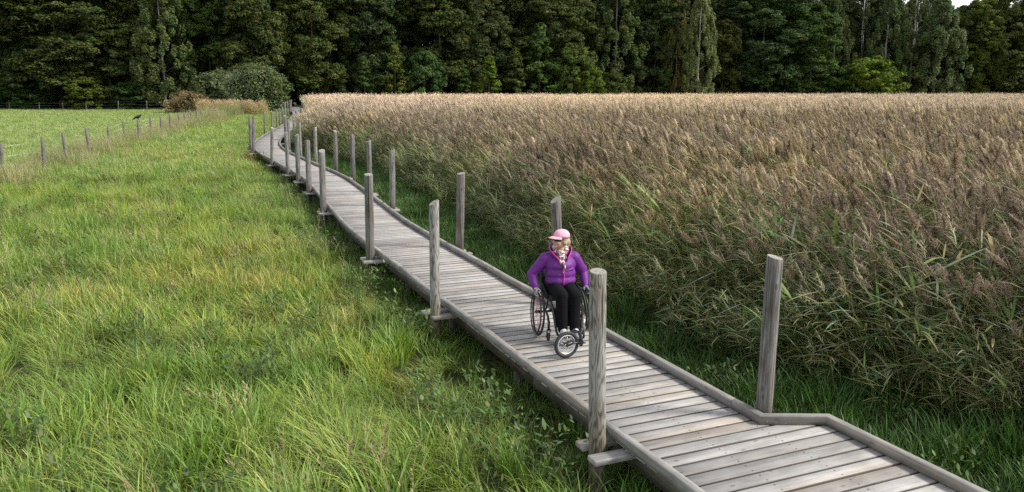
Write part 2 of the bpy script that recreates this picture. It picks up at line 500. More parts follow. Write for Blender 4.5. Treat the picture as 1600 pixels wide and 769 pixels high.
# ------------------------------------------------------------------ ground
def build_ground():
    n = 160
    gx = np.linspace(-700, 700, n); gy = np.concatenate([np.linspace(-60, 60, 80), np.linspace(64, 900, n - 80)])
    gx = np.sign(gx) * (np.abs(gx) / 700) ** 1.8 * 700
    X, Y = np.meshgrid(gx, gy)
    Z = (snoise(X, Y, 9, 3) - 0.5) * 0.08 - 0.03
    V = np.stack([X, Y, Z], 2).reshape(-1, 3)
    i = np.arange(n * n).reshape(n, n)
    F = np.stack([i[:-1, :-1], i[:-1, 1:], i[1:, 1:], i[1:, :-1]], 2).reshape(-1, 4)
    m, ns, ls = mat("damp_meadow_soil")
    tc = ns.new("ShaderNodeTexCoord")
    a = noise(ns, ls, tc.outputs["Object"], 0.8, 5); b = noise(ns, ls, tc.outputs["Object"], 14, 4)
    c = mixc(ns, ls, (0.030, 0.042, 0.014), (0.060, 0.075, 0.024), a)
    c = mixc(ns, ls, c, (0.035, 0.028, 0.018), ramp(ns, ls, b, 0.5, 0.7))
    finish(ns, ls, c, 0.95, bump=b, bump_s=0.8, bump_d=0.05, spec=0.1)
    o = link("ground", np_mesh("ground", V, F, [m], smooth=True))
    tag(o, kind="structure")
build_ground()

# ------------------------------------------------------------------ boardwalk
def set_wood(me, uv, tone):
    a = me.attributes.new("wuv", 'FLOAT_VECTOR', 'POINT'); a.data.foreach_set("vector", np.asarray(uv, np.float32).ravel())
    a = me.attributes.new("tone", 'FLOAT', 'POINT'); a.data.foreach_set("value", np.asarray(tone, np.float32))

BW = empty("boardwalk", (float(lp(12)[0]), float(lp(12)[1]), 0))
tag(BW, "long winding grey plank boardwalk on low beams between meadow and reed bed", "boardwalk")
BWI = Matrix.Translation(-BW.location)
def bw_part(name, V, F, uv, tone, m):
    V = np.asarray(V, float) - np.array(BW.location)
    o = link(name, np_mesh(name, V, F, [m]), BW)
    set_wood(o.data, uv, tone)
    return o
BOXF = np.array([(0, 1, 3, 2), (4, 6, 7, 5), (0, 4, 5, 1), (2, 3, 7, 6), (0, 2, 6, 4), (1, 5, 7, 3)])
def build_deck():
    V, F, U, T, E, A = [], [], [], [], [], []
    s, i, b = 0.0, 0, 0
    pitch = 0.174
    while s < LS[-1] - 0.3:
        w = pitch * random.uniform(0.97, 1.03); g = random.uniform(0.013, 0.021)
        sa, sb = s + g, s + w
        if s > 75: w = pitch * 2; sb = s + w
        z0 = DZ - random.uniform(0, 0.004); tilt = random.uniform(-0.002, 0.002)
        ends = (-0.052 - random.uniform(-0.012, 0.0), 0.052 + random.uniform(-0.012, 0.0))
        tone = random.random() ** 0.9; off = random.uniform(0, 90)
        dz = -0.03 if i > 0 else 0
        for end in (0, 1):
            for q, ss in enumerate((sa, sb)):
                p = lp(ss) + nr(ss) * (ends[0] if end == 0 else wid(ss) + ends[1])
                if end == 1 and wid(sa) > WID + 0.02 and wid(sb) <= WID + 0.02: p = lp(ss) + nr(ss) * (wid(sa) + ends[1])
                for zz in (-0.036, 0.0):
                    V.append((p[0], p[1], z0 + zz + (tilt if q else -tilt)))
                    U.append((off + (0 if end == 0 else wid(ss) + 0.2), i * 0.731 + q * 0.15, zz))
                    T.append(tone); E.append(q); A.append(ends[0] if end == 0 else wid(ss) + ends[1])
        F.append(BOXF[:, ::-1] + b); b += 8; s += w; i += 1
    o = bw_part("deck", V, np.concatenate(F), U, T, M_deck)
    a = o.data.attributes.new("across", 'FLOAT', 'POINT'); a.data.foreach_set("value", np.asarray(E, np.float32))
    a = o.data.attributes.new("along", 'FLOAT', 'POINT'); a.data.foreach_set("value", np.asarray(A, np.float32))
    bv = o.modifiers.new("edges", 'BEVEL'); bv.width = 0.004; bv.segments = 1; bv.limit_method = 'ANGLE'
build_deck()

def sweep(pts, w, h, name, m, z, gap_every=3.6, bev=0.008, tone=None):
    """A timber of section w x h along plan points; sawn into lengths; z is its bottom."""
    pts = np.array(pts); n = len(pts)
    seg = np.hypot(*np.diff(pts, axis=0).T); S_ = np.concatenate([[0], np.cumsum(seg)])
    V, F, U, T = [], [], [], []
    prof = [(-w/2, 0), (-w/2, h - bev), (-w/2 + bev, h), (w/2 - bev, h), (w/2, h - bev), (w/2, 0)]
    t = np.gradient(pts, axis=0); t /= np.hypot(*t.T)[:, None]; nn = np.stack([t[:, 1], -t[:, 0]], 1)
    # mitre at sharp corners
    for i in range(1, n - 1):
        a = (pts[i] - pts[i-1]) / seg[i-1]; c = (pts[i+1] - pts[i]) / seg[i]
        na, nc = np.array([a[1], -a[0]]), np.array([c[1], -c[0]])
        q = na + nc; q /= np.hypot(*q); nn[i] = q / max(q @ na, 0.5)
    cuts = [0.0]
    while cuts[-1] < S_[-1]: cuts.append(cuts[-1] + gap_every * random.uniform(0.9, 1.1))
    for a, c in zip(cuts[:-1], cuts[1:]):
        c = min(c, S_[-1]); a2, c2 = a + 0.004, c - 0.004
        if c2 - a2 < 0.05: continue
        q = [a2] + [x for x in S_ if a2 + 0.02 < x < c2 - 0.02] + [c2]
        tn = random.random(); off = random.uniform(0, 50); jz = random.uniform(-0.003, 0.003)
        b = len(V)
        for x in q:
            p = np.array([np.interp(x, S_, pts[:, 0]), np.interp(x, S_, pts[:, 1])])
            nv = np.array([np.interp(x, S_, nn[:, 0]), np.interp(x, S_, nn[:, 1])])
            for (o_, zz) in prof:
                V.append((p[0] + nv[0] * o_, p[1] + nv[1] * o_, z + zz + jz)); U.append((off + x, o_ + off, zz)); T.append(tn)
        m_ = len(prof)
        for k in range(len(q) - 1):
            for e in range(m_):
                F.append((b + k*m_ + e, b + (k+1)*m_ + e, b + (k+1)*m_ + (e+1) % m_, b + k*m_ + (e+1) % m_))
        for k0, rev in ((b, False), (b + (len(q)-1)*m_, True)):
            f1, f2 = [k0, k0+1, k0+4, k0+5], [k0+1, k0+2, k0+3, k0+4]
            F.append(tuple(f1[::-1] if rev else f1)); F.append(tuple(f2[::-1] if rev else f2))
    return bw_part(name, V, np.array(F), U, T, m)
KW, KH = 0.078, 0.085
sk = np.arange(0, LS[-1] - 0.3, 0.5)
sweep([lp(s) - nr(s) * KW / 2 for s in sk], KW, KH, "kerb_rail", M_kerb, DZ + 0.003)
skr = sorted([x for x in sk if not (sB - 0.3 < x < sA + 0.3)] + [sB, sA])
rpts = []
for s in skr:
    w_ = wA if s == sA else (wB if s <= sB else WID)
    rpts.append(lp(s) + nr(s) * (w_ + KW / 2))
sweep(rpts, KW, KH, "kerb_rail", M_kerb, DZ + 0.003)
for o_ in (0.085, WID / 2, WID - 0.085):
    sweep([lp(s) + nr(s) * o_ for s in sk], 0.06, 0.20, "side_beam", M_beam, DZ - 0.036 - 0.205, 4.0)

# ------------------------------------------------------------------ posts and the paired cross beams that clamp them
def post_mesh(r, h, seed, slant):
    rr = random.Random(seed); n, k = 18, 14
    V, F = [], []
    ph = [rr.uniform(0, 6.28) for _ in range(4)]
    for j in range(k + 1):
        t = j / k; z = -0.5 + (h + 0.5) * t
        for i in range(n):
            a = 2 * PI * i / n
            q = r * (1.03 - 0.06 * t) * (1 + 0.025 * math.sin(2 * a + ph[0]) + 0.018 * math.sin(3 * a + ph[1] + 2 * t) + 0.012 * math.sin(7 * t + ph[2] + a))
            zz = z + (slant * math.cos(a + ph[3]) * r if j == k else 0)
            V.append((q * math.cos(a) + 0.006 * math.sin(3 * t + ph[1]), q * math.sin(a), zz))
    for j in range(k):
        for i in range(n):
            F.append((j*n + i, j*n + (i+1) % n, (j+1)*n + (i+1) % n, (j+1)*n + i))
    me = bpy.data.meshes.new("wooden_post")
    # a narrow chamfer ring below the sawn end
    b = len(V); top = [Vector(V[k*n + i]) for i in range(n)]; c = sum(top, Vector()) / n
    for p in top: V.append(tuple(c + (p - c) * 0.93 + Vector((0, 0, 0.006))))
    for i in range(n): F.append((k*n + i, k*n + (i+1) % n, b + (i+1) % n, b + i))
    F.append([b + i for i in range(n)])
    me.from_pydata(V, [], F)
    me.polygons.foreach_set("use_smooth", [True] * (len(F) - 1) + [False])
    me.materials.append(M_post); me.materials.append(M_end)
    me.polygons[len(F) - 1].material_index = 1
    me.update()
    return me
GPOST = "round grey posts lining the boardwalk"
M_side, R_side = "meadow side", "reed side"
posts = [ # base px, top px, width px, label, z of visible foot, side
 ((935, 697), (935, 424), 28, "tallest round grey post nearest the camera, in front of the wheelchair user", -.05, 'L'),
 ((679, 490), (678.5, 317), 16.5, "flat-faced grey post with wavy cathedral grain, left of the wheelchair user", -.05, 'L'),
 ((578, 402), (575.5, 273), 13.5, "grey post with one long dark crack from its top, third back on the meadow side", -.05, 'L'),
 ((506, 330), (503, 236), 10, "chip-topped grey post where the boardwalk starts to bulge, fourth back on the meadow side", -.05, 'L'),
 ((484, 300), (480, 220), 8.2, "pale speckled post close beside a darker one, fifth back on the meadow side", -.05, 'L'),
 ((471, 283), (467, 211), 7.2, "darker twin just behind the pale speckled post on the meadow side", -.05, 'L'),
 ((450, 272), (446.5, 207), 6, "post of the meadow side standing across the inner curve of the bend", -.05, 'L'),
 ((427.3, 255.5), (425, 200), 5, "lone thin post in mid deck view, just before the bend on the meadow side", 0, 'L'),
 ((404.5, 237), (402, 194.5), 4.6, "post with a grass tuft at its foot, on the outer side of the bend", 0, 'L'),
 ((393.5, 235), (390.5, 185), 5, "leftmost post of the boardwalk, leaning at the outermost point of the bend", -.05, 'L'),
 ((401, 221), (398.5, 182), 3.3, "thin post right behind the leftmost one at the bend", 0, 'L'),
 ((418, 210), (417, 176), 3, "first post past the bend on the meadow side, standing clear in the grass view", 0, 'L'),
 ((425, 202), (424, 174), 2.8, "second post past the bend on the meadow side", 0, 'L'),
 ((432.5, 198), (432, 171), 2.6, "third post past the bend, first of a close pair on the meadow side", 0, 'L'),
 ((437.2, 195), (436.5, 169), 2.5, "further post of the close pair past the bend on the meadow side", 0, 'L'),
 ((441.7, 192), (441, 167), 2.4, "fifth post past the bend on the meadow side, before the far cluster", 0, 'L'),
 ((445.3, 180), (445, 160), 3.2, "thickest post of the far cluster by the willow bush", 0, 'L'),
 ((449.3, 178), (449, 159), 2.4, "second post of the far cluster by the willow bush", 0, 'L'),
 ((453.2, 175), (453, 156.5), 2.2, "slender post of the far cluster, beside the dark forest gap", 0, 'L'),
 ((455.4, 174), (455.2, 156), 2.0, "last meadow-side post before the dark gap in the forest", 0, 'L'),
 ((1192, 636), (1213, 403), 26, "knotty grey post leaning outwards at the kerb jog, right of the wheelchair user", .1, 'R'),
 ((866, 482), (866.5, 312), 17, "grey post directly behind the wheelchair user's pink cap", -.05, 'R'),
 ((718, 391), (720.5, 271.5), 13, "dark grey post of the reed side, between the cathedral-grained post and the wheelchair user", -.05, 'R'),
 ((612.5, 325), (612.5, 236), 9.3, "grey post on the reed side with a bracket end showing on its right", -.05, 'R'),
 ((576, 303), (576, 221), 7.6, "pitted post of the reed side showing above the cracked post", -.05, 'R'),
 ((551.5, 277), (550.5, 211), 7.4, "pale post against green reeds, third of the reed side beyond the bracket", -.05, 'R'),
 ((525.3, 265), (523.5, 205), 6.4, "post of the reed side at the deck's bulge, beside a bright grass strip", -.05, 'R'),
 ((494, 253), (492, 199), 5.4, "thin post of the reed side behind the chip-topped post", -.05, 'R'),
 ((470, 245), (468, 192), 4.2, "half hidden thin post behind the darker twin on the reed side", -.05, 'R'),
 ((451.7, 234), (450, 188), 4.4, "stout post at the tight inner curve of the bend", -.05, 'R'),
 ((446, 224), (445.3, 181), 4.0, "pale-topped post at the start of the inner curve of the bend", -.05, 'R'),
 ((459.3, 206), (458, 175), 3.4, "first post past the bend on the reed side, dark at its foot", 0, 'R'),
 ((463, 201), (462.3, 173), 2.8, "post right behind the dark-footed one on the reed side", 0, 'R'),
 ((467.6, 195), (467, 170), 2.6, "third post past the bend on the reed side, against reed plumes", 0, 'R'),
 ((470.8, 192), (470.4, 169), 2.4, "fourth post past the bend on the reed side, against reed plumes", 0, 'R'),
 ((474.2, 188), (473.7, 166.5), 2.2, "fifth post past the bend on the reed side, half sunk in reed plumes", 0, 'R'),
 ((468.8, 177), (468.6, 160), 3.6, "broad far post standing before the dark gap in the forest", 0, 'R'),
 ((474.0, 174), (473.7, 158), 2.0, "last reed-side post, thin, at the edge of the dark forest gap", 0, 'R'),
]
VB, FB, UB, TB = [], [], [], []
beam_ids = []
post_xy = []
for i, (b, t, wpx, label, zf, side) in enumerate(posts):
    p = at(b[0], b[1], DZ + zf)
    # keep the post just outside the kerb
    s0, off = off_of((p.x, p.y))
    q = np.array([p.x, p.y])
    r = wpx / FPX * p.y / 2 / math.cos(PITCH) * 0.98
    if p.y > 60: r = min(r, 0.10)
    want = -(0.13 + r) if side == 'L' else (WID + 0.10 + r if i == 20 else wid(s0) + 0.13 + r)
    if (side == 'L' and off > want) or (side == 'R' and off < want):
        q = lp(s0 + (0.13 if i == 20 else 0)) + nr(s0) * (want - (0.015 if i == 20 else 0))
    top = at_y(t[0], t[1], float(q[1]))
    h = top.z
    lean = math.atan2((top.x - q[0]), max(h, 0.5)); lean = max(-0.06, min(0.115, lean))
    if i >= 1 and abs(p.x - q[0]) > 0.12: lean *= 0.4
    o = link("wooden_post", post_mesh(max(r, 0.055), h, 100 + i, 0.18 if i == 0 else random.uniform(0.15, 0.7)))
    o.location = (q[0], q[1], 0)
    o.rotation_euler = (random.uniform(-0.008, 0.008), lean, random.uniform(0, 0.4) if i > 2 else 0)
    tag(o, label, "post", GPOST)
    if i < 2: o.pass_index = 1                                 # wavy cathedral grain
    if i == 2:                                                 # the long drying crack
        cm_ = MB(); zz = [h - .004, h - .25, h - .55, h - .85]; ww = [.010, .008, .006, .001]; V = []
        for z_, w_ in zip(zz, ww):
            for sg in (-1, 1):
                an = math.radians(-84) + sg * w_ / r + .06 * math.sin(z_ * 4); V.append((r * 1.055 * math.cos(an), r * 1.055 * math.sin(an), z_))
        cm_.add(V, [(0, 1, 3, 2), (2, 3, 5, 4), (4, 5, 7, 6)]); cm_.build("crack", M_crack, o)
    post_xy.append((q[0], q[1], s0, side, r))
def board(c, ax, L, w, h, m):
    """One flat beam end to end across the walk: c centre, ax plan direction."""
    ax = np.array(ax); nx = np.array([-ax[1], ax[0]])
    V, U, T = [], [], []
    off, tn = random.uniform(0, 60), random.random()
    for a in (-1, 1):
        for b in (-1, 1):
            for zc in (-1, 1):
                p = np.array(c[:2]) + ax * a * L / 2 + nx * b * w / 2
                V.append((p[0], p[1], c[2] + zc * h / 2)); U.append((off + a * L / 2, off + b * w / 2, zc * h / 2)); T.append(tn)
    flip = ax[0] * nx[1] - ax[1] * nx[0] < 0
    o = bw_part("cross_beam", V, BOXF[:, ::-1] if not flip else BOXF, U, T, M_plank)
    bv = o.modifiers.new("edges", 'BEVEL'); bv.width = 0.005; bv.segments = 1
done = []
for (x, y, s0, side, r) in post_xy:
    if y > 62: continue
    n_ = nr(s0); tdir = np.array([-n_[1], n_[0]])
    for k in (-1, 1):
        w_ = 0.145
        sc = s0 + k * (r + w_ / 2 + 0.004)
        if any(abs(sc - d) < 0.15 and sd_ == side for d, sd_ in done): continue
        done.append((sc, side))
        if side == 'L': a, e = -0.36 + random.uniform(-0.03, 0.03), 0.50
        else: a, e = wid(s0) - 0.5, wid(s0) + 0.42 + random.uniform(-0.03, 0.03)
        c2 = lp(sc) + n_ * (a + e) / 2
        board((c2[0], c2[1], DZ - 0.036 - 0.006 - 0.028 - 0.02), n_, e - a, w_, 0.05, M_deck)
# stub piles that carry the beams
def stub(x, y, r):
    V, F, U, T = [], [], [], []
    n = 10
    for j, z in enumerate((-0.4, DZ - 0.25)):
        for i in range(n):
            V.append((x + r * math.cos(2*PI*i/n), y + r * math.sin(2*PI*i/n), z)); U.append((z * 1.0 + x, 0.5 * i / n + y, 0)); T.append(0.4)
    for i in range(n): F.append((i, (i+1) % n, n + (i+1) % n, n + i))
    bw_part("support_pile", V, np.array(F), U, T, M_beam)
for s in np.arange(3.0, 40.0, 2.4):
    for o_ in (0.12, WID - 0.12):
        q = lp(s) + nr(s) * o_; stub(q[0], q[1], 0.06)

# ------------------------------------------------------------------ grass, herbs and reeds
M_grass = foliage("grass_blade", 0.30, 0.5, inst=True, spec=0.35)
M_reed = foliage("reed_leaf_and_plume", 0.30, 0.55, inst=True, spec=0.3, glow=(1.0, 0.97, 0.88))
GREENS = [(0.190, 0.250, 0.036), (0.140, 0.205, 0.032), (0.255, 0.300, 0.060), (0.075, 0.125, 0.032), (0.255, 0.265, 0.075), (0.36, 0.31, 0.16)]
GW = [5, 5, 4, 3, 2, 1.0]
WIND = PI                                                 # everything leans towards -X

def tuft(n, rad, hmin, hmax, wid_, seed, k=5, lean=(0.05, 0.5), curl=(0.3, 1.5), wind=0.6, pal=GREENS, pw=GW):
    a = rng.uniform(0, 2 * PI, n); r = rad * np.sqrt(rng.uniform(0, 1, n))
    base = np.stack([r * np.cos(a), r * np.sin(a), np.full(n, -0.02)], 1)
    ax = np.cos(a) * (1 - wind) + wind * math.cos(WIND) + rng.normal(0, 0.35, n)
    ay = np.sin(a) * (1 - wind) + wind * math.sin(WIND) + rng.normal(0, 0.35, n)
    az = np.arctan2(ay, ax)
    L = rng.uniform(hmin, hmax, n) * rng.choice([1, 1, 1, 0.7, 1.2], n)
    P, W = arcs(base, L, az, rng.uniform(*lean, n), rng.uniform(*curl, n), k, wid_ * rng.uniform(0.6, 1.3, n), ([0, 0.35, 0.75, 1], [0.7, 1, 0.65, 0.06]), twist=0.9)
    return strips(P, W, pick_cols(n, pal, pw))
def seedheads(n, rad, h, cols):
    """Thin dry stalks with a small brownish head."""
    a = rng.uniform(0, 2 * PI, n); r = rad * np.sqrt(rng.uniform(0, 1, n))
    base = np.stack([r * np.cos(a), r * np.sin(a), np.zeros(n)], 1)
    az = WIND + rng.normal(0, 0.7, n); L = h * rng.uniform(0.8, 1.25, n)
    lean, curl = rng.uniform(0.05, 0.35, n), rng.uniform(0.1, 0.7, n)
    P, W = arcs(base, L, az, lean, curl, 6, np.full(n, 0.0022), ([0, 1], [1, 0.6]))
    out = [strips(P, W, pick_cols(n, [(0.30, 0.26, 0.12), (0.22, 0.24, 0.08)], [1, 1]))]
    m = 14
    tip = P[:, -1]; d = P[:, -1] - P[:, -2]; d /= np.linalg.norm(d, axis=1)[:, None]
    t = rng.uniform(-0.16, 0.02, (n, m))
    b = (tip[:, None] + d[:, None] * t[:, :, None] * (h / 0.8)).reshape(-1, 3)
    q = len(b)
    P2, W2 = arcs(b, rng.uniform(0.02, 0.05, q), rng.uniform(0, 6.28, q), rng.uniform(0.2, 1.3, q), rng.uniform(0, 0.5, q), 3, np.full(q, 0.005), ([0, 0.5, 1], [0.5, 1, 0.2]))
    out.append(strips(P2, W2, pick_cols(q, cols, [1] * len(cols))))
    return merge(out)
def herb(n, rad, h):
    """Broad-leaved weeds between the grass."""
    a = rng.uniform(0, 2 * PI, n); r = rad * np.sqrt(rng.uniform(0, 1, n))
    base = np.stack([r * np.cos(a), r * np.sin(a), rng.uniform(0.05, 1, n) ** 0.6 * h], 1)
    P, W = arcs(base, rng.uniform(0.035, 0.085, n), rng.uniform(0, 6.28, n), rng.uniform(0.5, 1.4, n), rng.uniform(0, 0.9, n), 4, rng.uniform(0.009, 0.018, n), ([0, 0.4, 0.75, 1], [0.3, 1, 0.7, 0.05]))
    leaf = strips(P, W, pick_cols(n, [(0.075, 0.135, 0.028), (0.095, 0.155, 0.032), (0.060, 0.105, 0.024), (0.14, 0.165, 0.04)], [3, 3, 2, 1]))
    ns_ = max(n // 10, 3)
    b2 = np.stack([rng.uniform(-rad, rad, ns_) * 0.7, rng.uniform(-rad, rad, ns_) * 0.7, np.zeros(ns_)], 1)
    P2, W2 = arcs(b2, np.full(ns_, h), rng.uniform(0, 6.28, ns_), rng.uniform(0, 0.2, ns_), rng.uniform(0, 0.3, ns_), 4, np.full(ns_, 0.003), ([0, 1], [1, 0.5]))
    return merge([leaf, strips(P2, W2, pick_cols(ns_, [(0.12, 0.12, 0.04), (0.16, 0.08, 0.04)], [1, 1]))])

def pm(name, data, m): return np_mesh(name, data[0], data[1], [m], data[2])

tuft_near = [pm("t", tuft(44, 0.17, 0.24, 0.58, 0.0054, i, lean=(0.05, 0.7), curl=(0.5, 2.2), wind=0.38), M_grass) for i in range(5)]
tuft_near += [pm("t", tuft(40, 0.20, 0.30, 0.54, 0.0050, i, lean=(0.5, 1.0), curl=(0.7, 1.4), wind=0.66), M_grass) for i in range(3)]       # wind-laid swirls
tuft_near += [pm("t", tuft(24, 0.16, 0.30, 0.56, 0.0085, i, lean=(0.03, 0.5), curl=(0.3, 1.5), wind=0.35, pal=[(0.16, 0.25, 0.036), (0.12, 0.20, 0.034), (0.21, 0.28, 0.05)], pw=[1, 1, 1]), M_grass) for i in range(3)]   # broad blades
C_near = proto_collection("grass_tuft", tuft_near)
C_short = proto_collection("short_tuft", [pm("t", tuft(44, 0.15, 0.14, 0.32, 0.0045, i, lean=(0.05, 0.7), curl=(0.3, 1.4), wind=0.3, pal=[(0.062, 0.122, 0.022), (0.046, 0.095, 0.018), (0.085, 0.145, 0.026), (0.17, 0.17, 0.07)], pw=[4, 4, 3, .5]), M_grass) for i in range(5)])  # greens darkened: the shade cast by the reeds is put into the colour
C_herb = proto_collection("herb_clump", [pm("h", herb(46, 0.18, 0.34), M_grass) for i in range(4)])
C_seed = proto_collection("seed_stalk", [pm("s", seedheads(7, 0.22, 0.78, [(0.32, 0.26, 0.13), (0.36, 0.30, 0.17), (0.25, 0.18, 0.10)]), M_grass) for i in range(4)])
C_far = proto_collection("far_patch", [pm("f", merge([tuft(200, 0.72, 0.30, 0.60, 0.012, i, k=4, lean=(0.1, 0.8), curl=(0.3, 1.5), wind=0.5)]), M_grass) for i in range(5)])
C_dry = proto_collection("dry_patch", [pm("d", merge([tuft(90, 0.5, 0.5, 1.0, 0.008, i, k=4, lean=(0.0, 0.4), curl=(0.1, 0.8), wind=0.4, pal=[(0.36, 0.30, 0.15), (0.28, 0.24, 0.11), (0.17, 0.19, 0.06), (0.42, 0.36, 0.22)], pw=[3, 3, 2, 2]), seedheads(14, 0.5, 1.0, [(0.36, 0.29, 0.19), (0.42, 0.35, 0.25)])]), M_grass) for i in range(4)])

# reeds
PLUME = [(0.288, 0.226, 0.160), (0.355, 0.288, 0.210), (0.215, 0.165, 0.119), (0.45, 0.375, 0.28)]
RLEAF = [(0.095, 0.145, 0.048), (0.150, 0.180, 0.058), (0.060, 0.100, 0.038), (0.36, 0.29, 0.17), (0.27, 0.25, 0.14), (0.26, 0.31, 0.23)]
RLW = [3.2, 3, 1.6, 2.6, 2.2, 1.0]
def reed_clump(n, rad, hmin, hmax, nleaf, nspike, seed, wmul=1.0, lod=0, plumes=1.0):
    a = rng.uniform(0, 2 * PI, n); r = rad * np.sqrt(rng.uniform(0, 1, n))
    base = np.stack([r * np.cos(a), r * np.sin(a), np.zeros(n)], 1)
    az = WIND + rng.normal(0, 0.55, n); L = rng.uniform(hmin, hmax, n)
    lean, curl = rng.uniform(0.0, 0.2, n), rng.uniform(0.30, 0.95, n)
    kk = 7 if lod == 0 else 4
    P, W = arcs(base, L, az, lean, curl, kk, np.full(n, 0.0042 * wmul), ([0, 1], [1, 0.5]), twist=2)
    out = [strips(P, W, pick_cols(n, [(0.36, 0.30, 0.14), (0.25, 0.235, 0.09), (0.44, 0.37, 0.19)], [3, 3, 2]))]
    # leaves stream down wind from the stem
    t = 0.12 + 0.83 * rng.uniform(0, 1, (n, nleaf)) ** 0.8; q = n * nleaf
    f = t * (kk - 1); i0 = np.minimum(f.astype(int), kk - 2); fr = (f - i0)[..., None]
    I = np.arange(n)[:, None]
    b = (P[I, i0] * (1 - fr) + P[I, i0 + 1] * fr).reshape(-1, 3)
    la = WIND + rng.normal(0, 0.95, q)
    Pl, Wl = arcs(b, rng.uniform(0.30, 0.62, q), la, rng.uniform(0.8, 1.6, q), rng.uniform(0.0, 0.9, q), 5 if lod == 0 else 3, rng.uniform(0.010, 0.020, q) * wmul, ([0, 0.3, 0.7, 1], [0.5, 1, 0.7, 0.04]), twist=1.2)
    lc = pick_cols(q, RLEAF, RLW)
    low = (t.reshape(-1) < 0.35)[:, None]
    lc = np.where(low & (rng.uniform(0, 1, (q, 1)) < 0.5), lc * 0 + np.array([0.24, 0.185, 0.095]) * rng.uniform(0.7, 1.3, (q, 1)), lc)
    out.append(strips(Pl, Wl, lc))
    # plumes: many thin spikelets drooping to the lee side
    has = np.where(rng.uniform(0, 1, n) < plumes)[0]
    if len(has):
        tip = P[has, -1]; d = P[has, -1] - P[has, -2]; d /= np.linalg.norm(d, axis=1)[:, None]
        m = len(has); pl = rng.uniform(0.18, 0.34, m)
        u = rng.uniform(0, 1, (m, nspike))
        bb = (tip[:, None] + d[:, None] * ((u - 0.25) * pl[:, None])[..., None]).reshape(-1, 3)
        q2 = m * nspike; uu = u.reshape(-1)
        Ls = (0.150 - 0.095 * uu) * rng.uniform(0.6, 1.25, q2)
        sa = np.repeat(az[has] + rng.normal(0, 0.5, m), nspike) + rng.normal(0, 0.75, q2)
        Ps, Ws = arcs(bb, Ls, sa, rng.uniform(0.3, 1.2, q2), rng.uniform(0.6, 1.9, q2), 3, np.full(q2, 0.0032 * wmul * (1.2 if lod == 0 else 1.7)), ([0, 0.5, 1], [0.7, 1, 0.25]), twist=2)
        pc = np.repeat(pick_cols(m, PLUME, [3, 3, 2, 1.2], 0.2, 0.15), nspike, 0) * rng.uniform(0.65, 1.4, (q2, 1))
        out.append(strips(Ps, Ws, pc))
    return merge(out)
C_reed = proto_collection("reed_clump", [pm("r", reed_clump(5, 0.20, 1.65, 2.45, 12, 190, i, plumes=0.8), M_reed) for i in range(6)])
C_reedlow = proto_collection("reed_edge", [pm("r", reed_clump(7, 0.24, 0.8, 1.5, 11, 26, i, plumes=0.22), M_reed) for i in range(5)])
C_reedmid = proto_collection("reed_mid", [pm("r", reed_clump(13, 0.42, 1.8, 2.4, 8, 26, i, wmul=1.7, lod=1), M_reed) for i in range(5)])
C_reedfar = proto_collection("reed_far", [pm("r", reed_clump(30, 0.9, 1.85, 2.45, 4, 9, i, wmul=3.6, lod=1), M_reed) for i in range(5)])

def band(y0, y1, dens, xmin, xmax):
    """Random points of a depth band, roughly the view and a margin; xmin, xmax are functions of y."""
    ys = np.linspace(y0, y1, 60)
    A = np.trapezoid(np.maximum(0, xmax(ys) - xmin(ys)), ys) if hasattr(np, 'trapezoid') else np.trapz(np.maximum(0, xmax(ys) - xmin(ys)), ys)
    wmax = np.max(xmax(ys) - xmin(ys)); n = int(dens * wmax * (y1 - y0))
    y = rng.uniform(y0, y1, n); lo, hi = xmin(y), xmax(y)
    x = lo + rng.uniform(0, wmax, n)
    k = x < hi
    return np.stack([x[k], y[k]], 1)
HW = 0.66
vl = lambda y: -(HW * y + 3.5)
vr = lambda y: HW * y + 3.5
FENCE = [at(3, 268, .25), at(68.5, 264, .25), at(105, 251, .25), at(141, 241, .25), at(171, 224, .25), at(193.7, 210.5, .25), at(216.7, 216, .25), at(235.7, 207, .25), at(251.8, 206.5, .25), at(266, 205, .25), at(280, 198.6, .25), at(289.5, 195.5, .25), at(299, 193, .25), at(308, 190.5, .25), at(315, 187, .25), at(331, 183, .25), at(348.5, 178, .25), at(364, 175, .25)]
fc = np.polyfit([p.y for p in FENCE], [p.x for p in FENCE], 2)
fy0, fy1 = min(p.y for p in FENCE), max(p.y for p in FENCE)
def XF(y):
    yc = np.clip(y, fy0, fy1)
    s0 = 2 * fc[0] * fy0 + fc[1]; s1_ = 2 * fc[0] * fy1 + fc[1]
    return np.polyval(fc, yc) + np.where(y < fy0, (y - fy0) * s0, 0) + np.where(y > fy1, (y - fy1) * s1_, 0)
REDGE = [at(482, 226, 0), at(508, 243, 0), at(545, 258, 0), at(600, 276, 0), at(655, 302, 0), at(715, 336, 0), at(790, 378, 0), at(860, 424, 0), at(950, 474, 0), at(1040, 522, 0), at(1130, 562, 0), at(1250, 612, 0), at(1400, 655, 0), at(1600, 702, 0)]
re_y = np.array([p.y for p in REDGE])[::-1]; re_x = np.array([p.x for p in REDGE])[::-1]
def XE(y):
    far = XR(y) + 0.75
    e = np.interp(y, re_y, re_x)
    e = np.where(y < re_y[0], re_x[0] + (re_y[0] - y) * 1.15, e)
    t = np.clip((y - 40) / 10, 0, 1)
    return np.maximum(e * (1 - t) + far * t, XR(y) + 0.55)
print("edge check", [(round(float(y), 1), round(float(XR(y)), 2), round(float(XE(y)), 2)) for y in (5, 7, 9, 12, 16, 22, 30, 45)])
FEDGE = lambda x: np.interp(x, [-140, -92, -40, -33, 0, 60, 130, 180], [141, 139, 138, 152, 166, 182, 193, 195])   # where the forest begins

